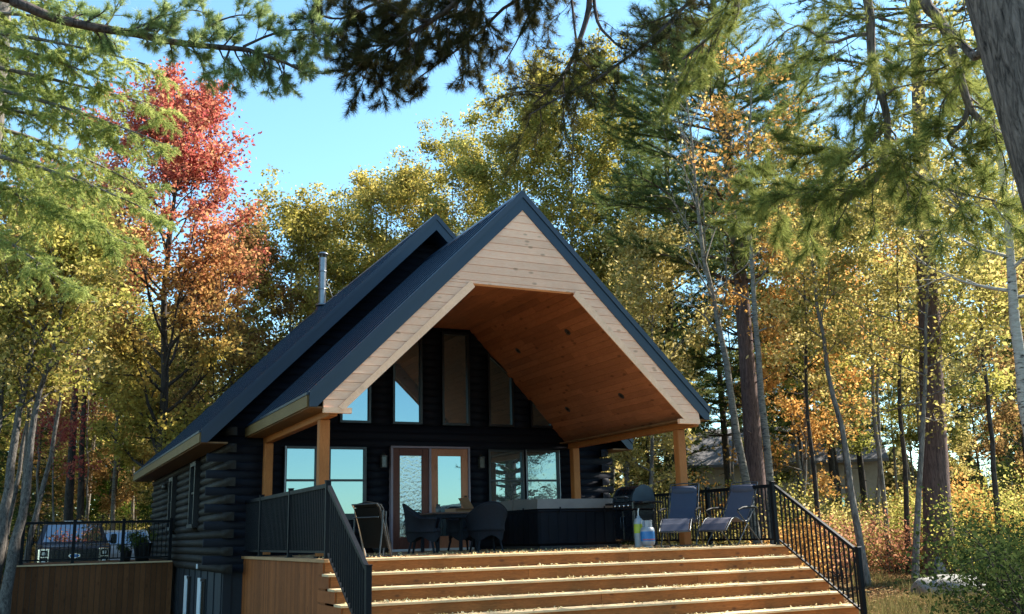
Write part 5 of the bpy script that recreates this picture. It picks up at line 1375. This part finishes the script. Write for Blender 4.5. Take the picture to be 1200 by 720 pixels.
# pine whose limbs come in from the top between the gap and the tall pine
bx = np.array([2.2, -19.0, 0.]); bx[2] = ground(bx[0], bx[1])-.3
trunk = [(bx+np.array([0, 0, h]), r) for h, r in ((0, .30), (4, .26), (8, .22), (12, .16), (16, .08), (19, .02))]
Lm = [([q2 for q2 in [bx+np.array([0, 0, 8.0])]]+pxpath([(760, -380, 7), (720, -200, 8), (694, -40, 9), (690, 10), (680, 45), (668, 75), (650, 100), (625, 122)], 9.3), dict(r0=.05, r1=.010, nside=18, side=.8, sub=6, start=.62, hang=-.05)),
      (pxpath([(694, -20), (700, 25), (715, 45), (728, 56), (740, 58)], 9.3), dict(r0=.020, r1=.006, nside=9, side=.5, sub=5, hang=-.05)),
      (pxpath([(694, -60, 9.0), (670, -30), (671, 10), (676, 60), (672, 85)], 9.3), dict(r0=.018, r1=.008, nside=8, side=.55, sub=5, hang=-.05)),
      ([bx+np.array([0, 0, 9.2])]+pxpath([(980, -300, 8.5), (870, -60, 9.8), (810, 0, 9.7), (770, 40, 9.5), (735, 68, 9.4), (700, 92, 9.3), (660, 112, 9.2), (620, 135, 9.1)], 9.3), dict(r0=.028, r1=.006, nside=24, side=.8, sub=7, hang=-.08, dens=1.2)),
      (pxpath([(870, -60, 9.8), (820, -5, 10), (780, 20, 10), (738, 33, 10)], 9.3), dict(r0=.024, r1=.006, nside=10, side=.6, sub=5, hang=-.05)),
      (pxpath([(694, -50, 9.0), (650, -20, 9.6), (622, 15, 9.8), (605, 50, 9.9), (590, 75, 10)], 9.3), dict(r0=.016, r1=.005, nside=12, side=.6, sub=6, hang=-.05))]
near_tree('shore_pine', 'pine whose thin bare limbs with small needle tufts dangle at the top middle', trunk, Lm, 'pinebark', 'n_pine_b', 303, K=26, nl=.09, nw=.004)
# pine off the left edge: long bough across the top left
bx = np.array([-14.2, -8.2, 0.]); bx[2] = ground(bx[0], bx[1])-.3
trunk = [(bx+np.array([0, 0, h]), r) for h, r in ((0, .30), (4, .26), (8, .2), (12, .12), (15, .03))]
Lm = [([bx+np.array([0, 0, 6.2])]+pxpath([(-60, -20, 9.8), (16, 2), (60, 20), (110, 32), (160, 40), (195, 48), (240, 54), (285, 58), (300, 62), (330, 72), (352, 82)], 9.8), dict(r0=.06, r1=.014, nside=50, side=.55, sub=8, start=.28, hang=.0, dens=1.5)),
      (pxpath([(285, 55), (320, 40), (355, 35), (385, 42)], 9.8), dict(r0=.016, r1=.006, nside=16, side=.45, sub=7, hang=0, dens=1.4)),
      (pxpath([(225, 50), (250, 28), (280, 18), (300, 20)], 9.8), dict(r0=.014, r1=.005, nside=10, side=.4, sub=6, hang=0, dens=1.3)),
      (pxpath([(270, 56), (262, 80), (270, 98)], 9.8), dict(r0=.012, r1=.005, nside=8, side=.35, sub=5, hang=0)),
      (pxpath([(150, 38), (190, 20), (225, 12), (245, 18)], 9.8), dict(r0=.014, r1=.005, nside=10, side=.4, sub=6, hang=0))]
near_tree('left_pine', 'pine with one long bough reaching across the sky at the top left', trunk, Lm, 'pinebark', 'n_pine_l', 304, K=36, nl=.08, nw=.0045)

# hemlock/cedar on the left, drooping yellow green sprays
def cedar():
    rng = np.random.default_rng(311); bx = np.array(ray_at(-75, 640, 12.5)); bx[2] = ground(bx[0], bx[1])-.3
    tr = MB(); tr.tube([(0, 0, 0), (.1, 0, 4), (.1, .1, 8), (0, .1, 12)], [.28, .22, .14, .03], 14); C = []; A = []
    limbs = []
    for (y0, x1, y1) in ((50, 120, 40), (60, 170, 75), (85, 120, 95), (95, 185, 125), (130, 60, 110), (120, 195, 170), (150, 130, 160), (165, 175, 225), (190, 110, 215), (200, 190, 255), (225, 80, 260), (240, 145, 285), (270, 80, 335), (20, 95, 25)):
        Dd = rng.uniform(10.8, 13.2); p0 = ray_at(-75, y0-30, 12.5); p1 = ray_at(x1, y1, Dd); mid = (p0+p1)/2+[0, 0, rng.uniform(.05, .45)]
        pts = [p0*(1-t)**2+mid*2*t*(1-t)+p1*t*t-bx for t in np.linspace(0, 1, 9)]; limbs.append(pts)
        tr.tube(pts, [.035*(1-.85*k/8) for k in range(9)], 6, cap=False)
        for j in range(24):
            t = .18+.82*(j+rng.random())/24; q0 = lerp_path(pts, min(t, .999)); ax = pts[-1]-pts[0]; ax /= np.linalg.norm(ax)
            side = np.cross(ax, [0, 0, 1])*(1 if j % 2 else -1); d = side*rng.uniform(.2, 1)+ax*.7+rng.normal(size=3)*.3+[0, 0, rng.uniform(-.5, .35)]; L = rng.uniform(.2, .75)*(1.1-.4*t)
            bp = path_pts(q0, d, L, 5, rng, .22, -.08); tr.tube(bp, [.007, .006, .005, .004, .003, .0015], 4, cap=False)
            for s in range(11):
                q1 = lerp_path(bp, .15+.84*(s+rng.random())/11*.99); sd_ = np.cross(bp[-1]-bp[0], [0, 0, 1.0]); sd_ /= np.linalg.norm(sd_)+1e-9
                dd = sd_*(1 if s % 2 else -1)*.8+(bp[-1]-bp[0])/L*.8+rng.normal(size=3)*.35+[0, 0, -.15]; l = rng.uniform(.08, .2); tp = path_pts(q1, dd, l, 2, rng, .1, -.1)
                for u in range(4): C.append(lerp_path(tp, (u+rng.random())/4*.99)); A.append((tp[-1]-tp[0])/l+[0, 0, -.2])
    V, F = needle_tris(np.array(C), np.array(A), 14, .055, .007, rng, .95)
    o = thing('cedar_tree', 'bright yellow green conifer with drooping sprays along the left edge', 'tree', bx); tr.build('trunk', M['greybark'], o); link('crown', np_mesh('crown', V, F, M['n_cedar']), o)
cedar()

# ------------------------------------------------------------------ fallen leaves, grass
def litter():
    rng = np.random.default_rng(401)
    def lay(P, size, name, mat, label, nz=.35):
        n = len(P); a = rand_unit(rng, n); a[:, 2] *= nz; a /= np.linalg.norm(a, axis=1, keepdims=True); b = np.cross(a, [0, 0, 1.0])+rand_unit(rng, n)*.25; b /= np.linalg.norm(b, axis=1, keepdims=True)
        s = (size*rng.uniform(.6, 1.3, n))[:, None]; c = P+np.array([0, 0, 1])*(rng.uniform(.004, .02, n))[:, None]
        V = np.stack([c-a*s*.5, c+b*s*.33, c+a*s*.5+[0, 0, .006], c-b*s*.33], 1).reshape(-1, 3)
        V[:, 2] += 0
        tag(link(name, np_mesh(name, V, np.arange(4*n).reshape(n, 4), M[mat])), label, kind='stuff')
    # on the stairs and porch edge, in drifts
    P_ = []
    for k in range(NS):
        n = (520, 240, 320, 380, 320, 260, 200)[k]; yf = -1.04-RUN*k
        cx = rng.uniform(XS0, XS1, 9); x = np.where(rng.random(n) < .75, cx[rng.integers(0, 9, n)]+rng.normal(size=n)*.35, rng.uniform(XS0, XS1, n)); x = np.clip(x, XS0+.05, XS1-.05)
        y = yf+.015+(rng.random(n)**1.3)*(RUN-.03 if k else .8); P_.append(np.stack([x, y, np.full(n, -RISE*k)+.002], 1))
    n = 500; P_.append(np.stack([rng.uniform(-3.7, 4.3, n), rng.uniform(-.7, 3.0, n), np.full(n, .004)], 1))
    lay(np.concatenate(P_), .048, 'fallen_leaves', 'litter_pale', 'dry pale leaves scattered over the stair treads and porch edge', .6)
    n = 60000; px = rng.uniform(940, 1300, n); D = 13+20*rng.random(n)**.8
    h = R(YAW)+np.arctan((px-600)/1198); x = CAM[0]+np.sin(h)*D; y = CAM[1]+np.cos(h)*D
    ok = ~((x < 4.7) & (y > -3.4)); x, y = x[ok], y[ok]
    lay(np.stack([x, y, ground(x, y)], 1), .085, 'leaf_litter', 'litter', 'brown fallen leaves covering the ground right of the stairs')
    n = 16000; px = rng.uniform(-60, 140, n); D = 22+22*rng.random(n); h = R(YAW)+np.arctan((px-600)/1198); x = CAM[0]+np.sin(h)*D; y = CAM[1]+np.cos(h)*D
    ok = ~((x > -8.1) & (y > 11.2) & (y < 15.6)); x, y = x[ok], y[ok]
    lay(np.stack([x, y, ground(x, y)], 1), .09, 'leaf_litter', 'litter', 'brown fallen leaves on the ground left of the side deck')
    n = 34000; px = rng.uniform(985, 1300, n); D = 14+16*rng.random(n); h = R(YAW)+np.arctan((px-600)/1198); x = CAM[0]+np.sin(h)*D; y = CAM[1]+np.cos(h)*D
    keep = (np.sin(x*1.1+y*.7)+np.sin(x*.6-y*1.3+2) > -.4) & ~((x < 4.8) & (y > -3.5)); x, y = x[keep], y[keep]; n = len(x)
    base = np.stack([x, y, ground(x, y)-.01], 1); d = rand_unit(rng, n)*.45+[0, 0, 1]; L = rng.uniform(.08, .28, n)[:, None]; s = rand_unit(rng, n)*[1, 1, 0]*.008
    V = np.stack([base-s, base+s, base+d*L], 1).reshape(-1, 3); tag(link('dry_grass', np_mesh('dry_grass', V, np.arange(3*n).reshape(n, 3), M['grass'])), 'thin dry grass right of the stairs', kind='stuff')
litter()

# ------------------------------------------------------------------ tell look-alikes of one spot apart by how far off they stand
def distinguish():
    by = {}
    for o in COL.objects:
        if o.parent is None and o.get('label') and o.get('group'): by.setdefault(o['label'], []).append(o)
    for lab, L in by.items():
        if len(L) < 2: continue
        L.sort(key=lambda o: (o.location.x-CAM[0])**2+(o.location.y-CAM[1])**2)
        words = ['nearer', 'farther'] if len(L) == 2 else (['nearest', 'second nearest', 'third nearest', 'fourth nearest', 'fifth nearest', 'sixth nearest', 'seventh nearest', 'eighth nearest', 'ninth nearest'][:len(L)-1]+['farthest'] if len(L) <= 10 else None)
        if words:
            for o, w_ in zip(L, words): o['label'] = w_+' '+lab
distinguish()
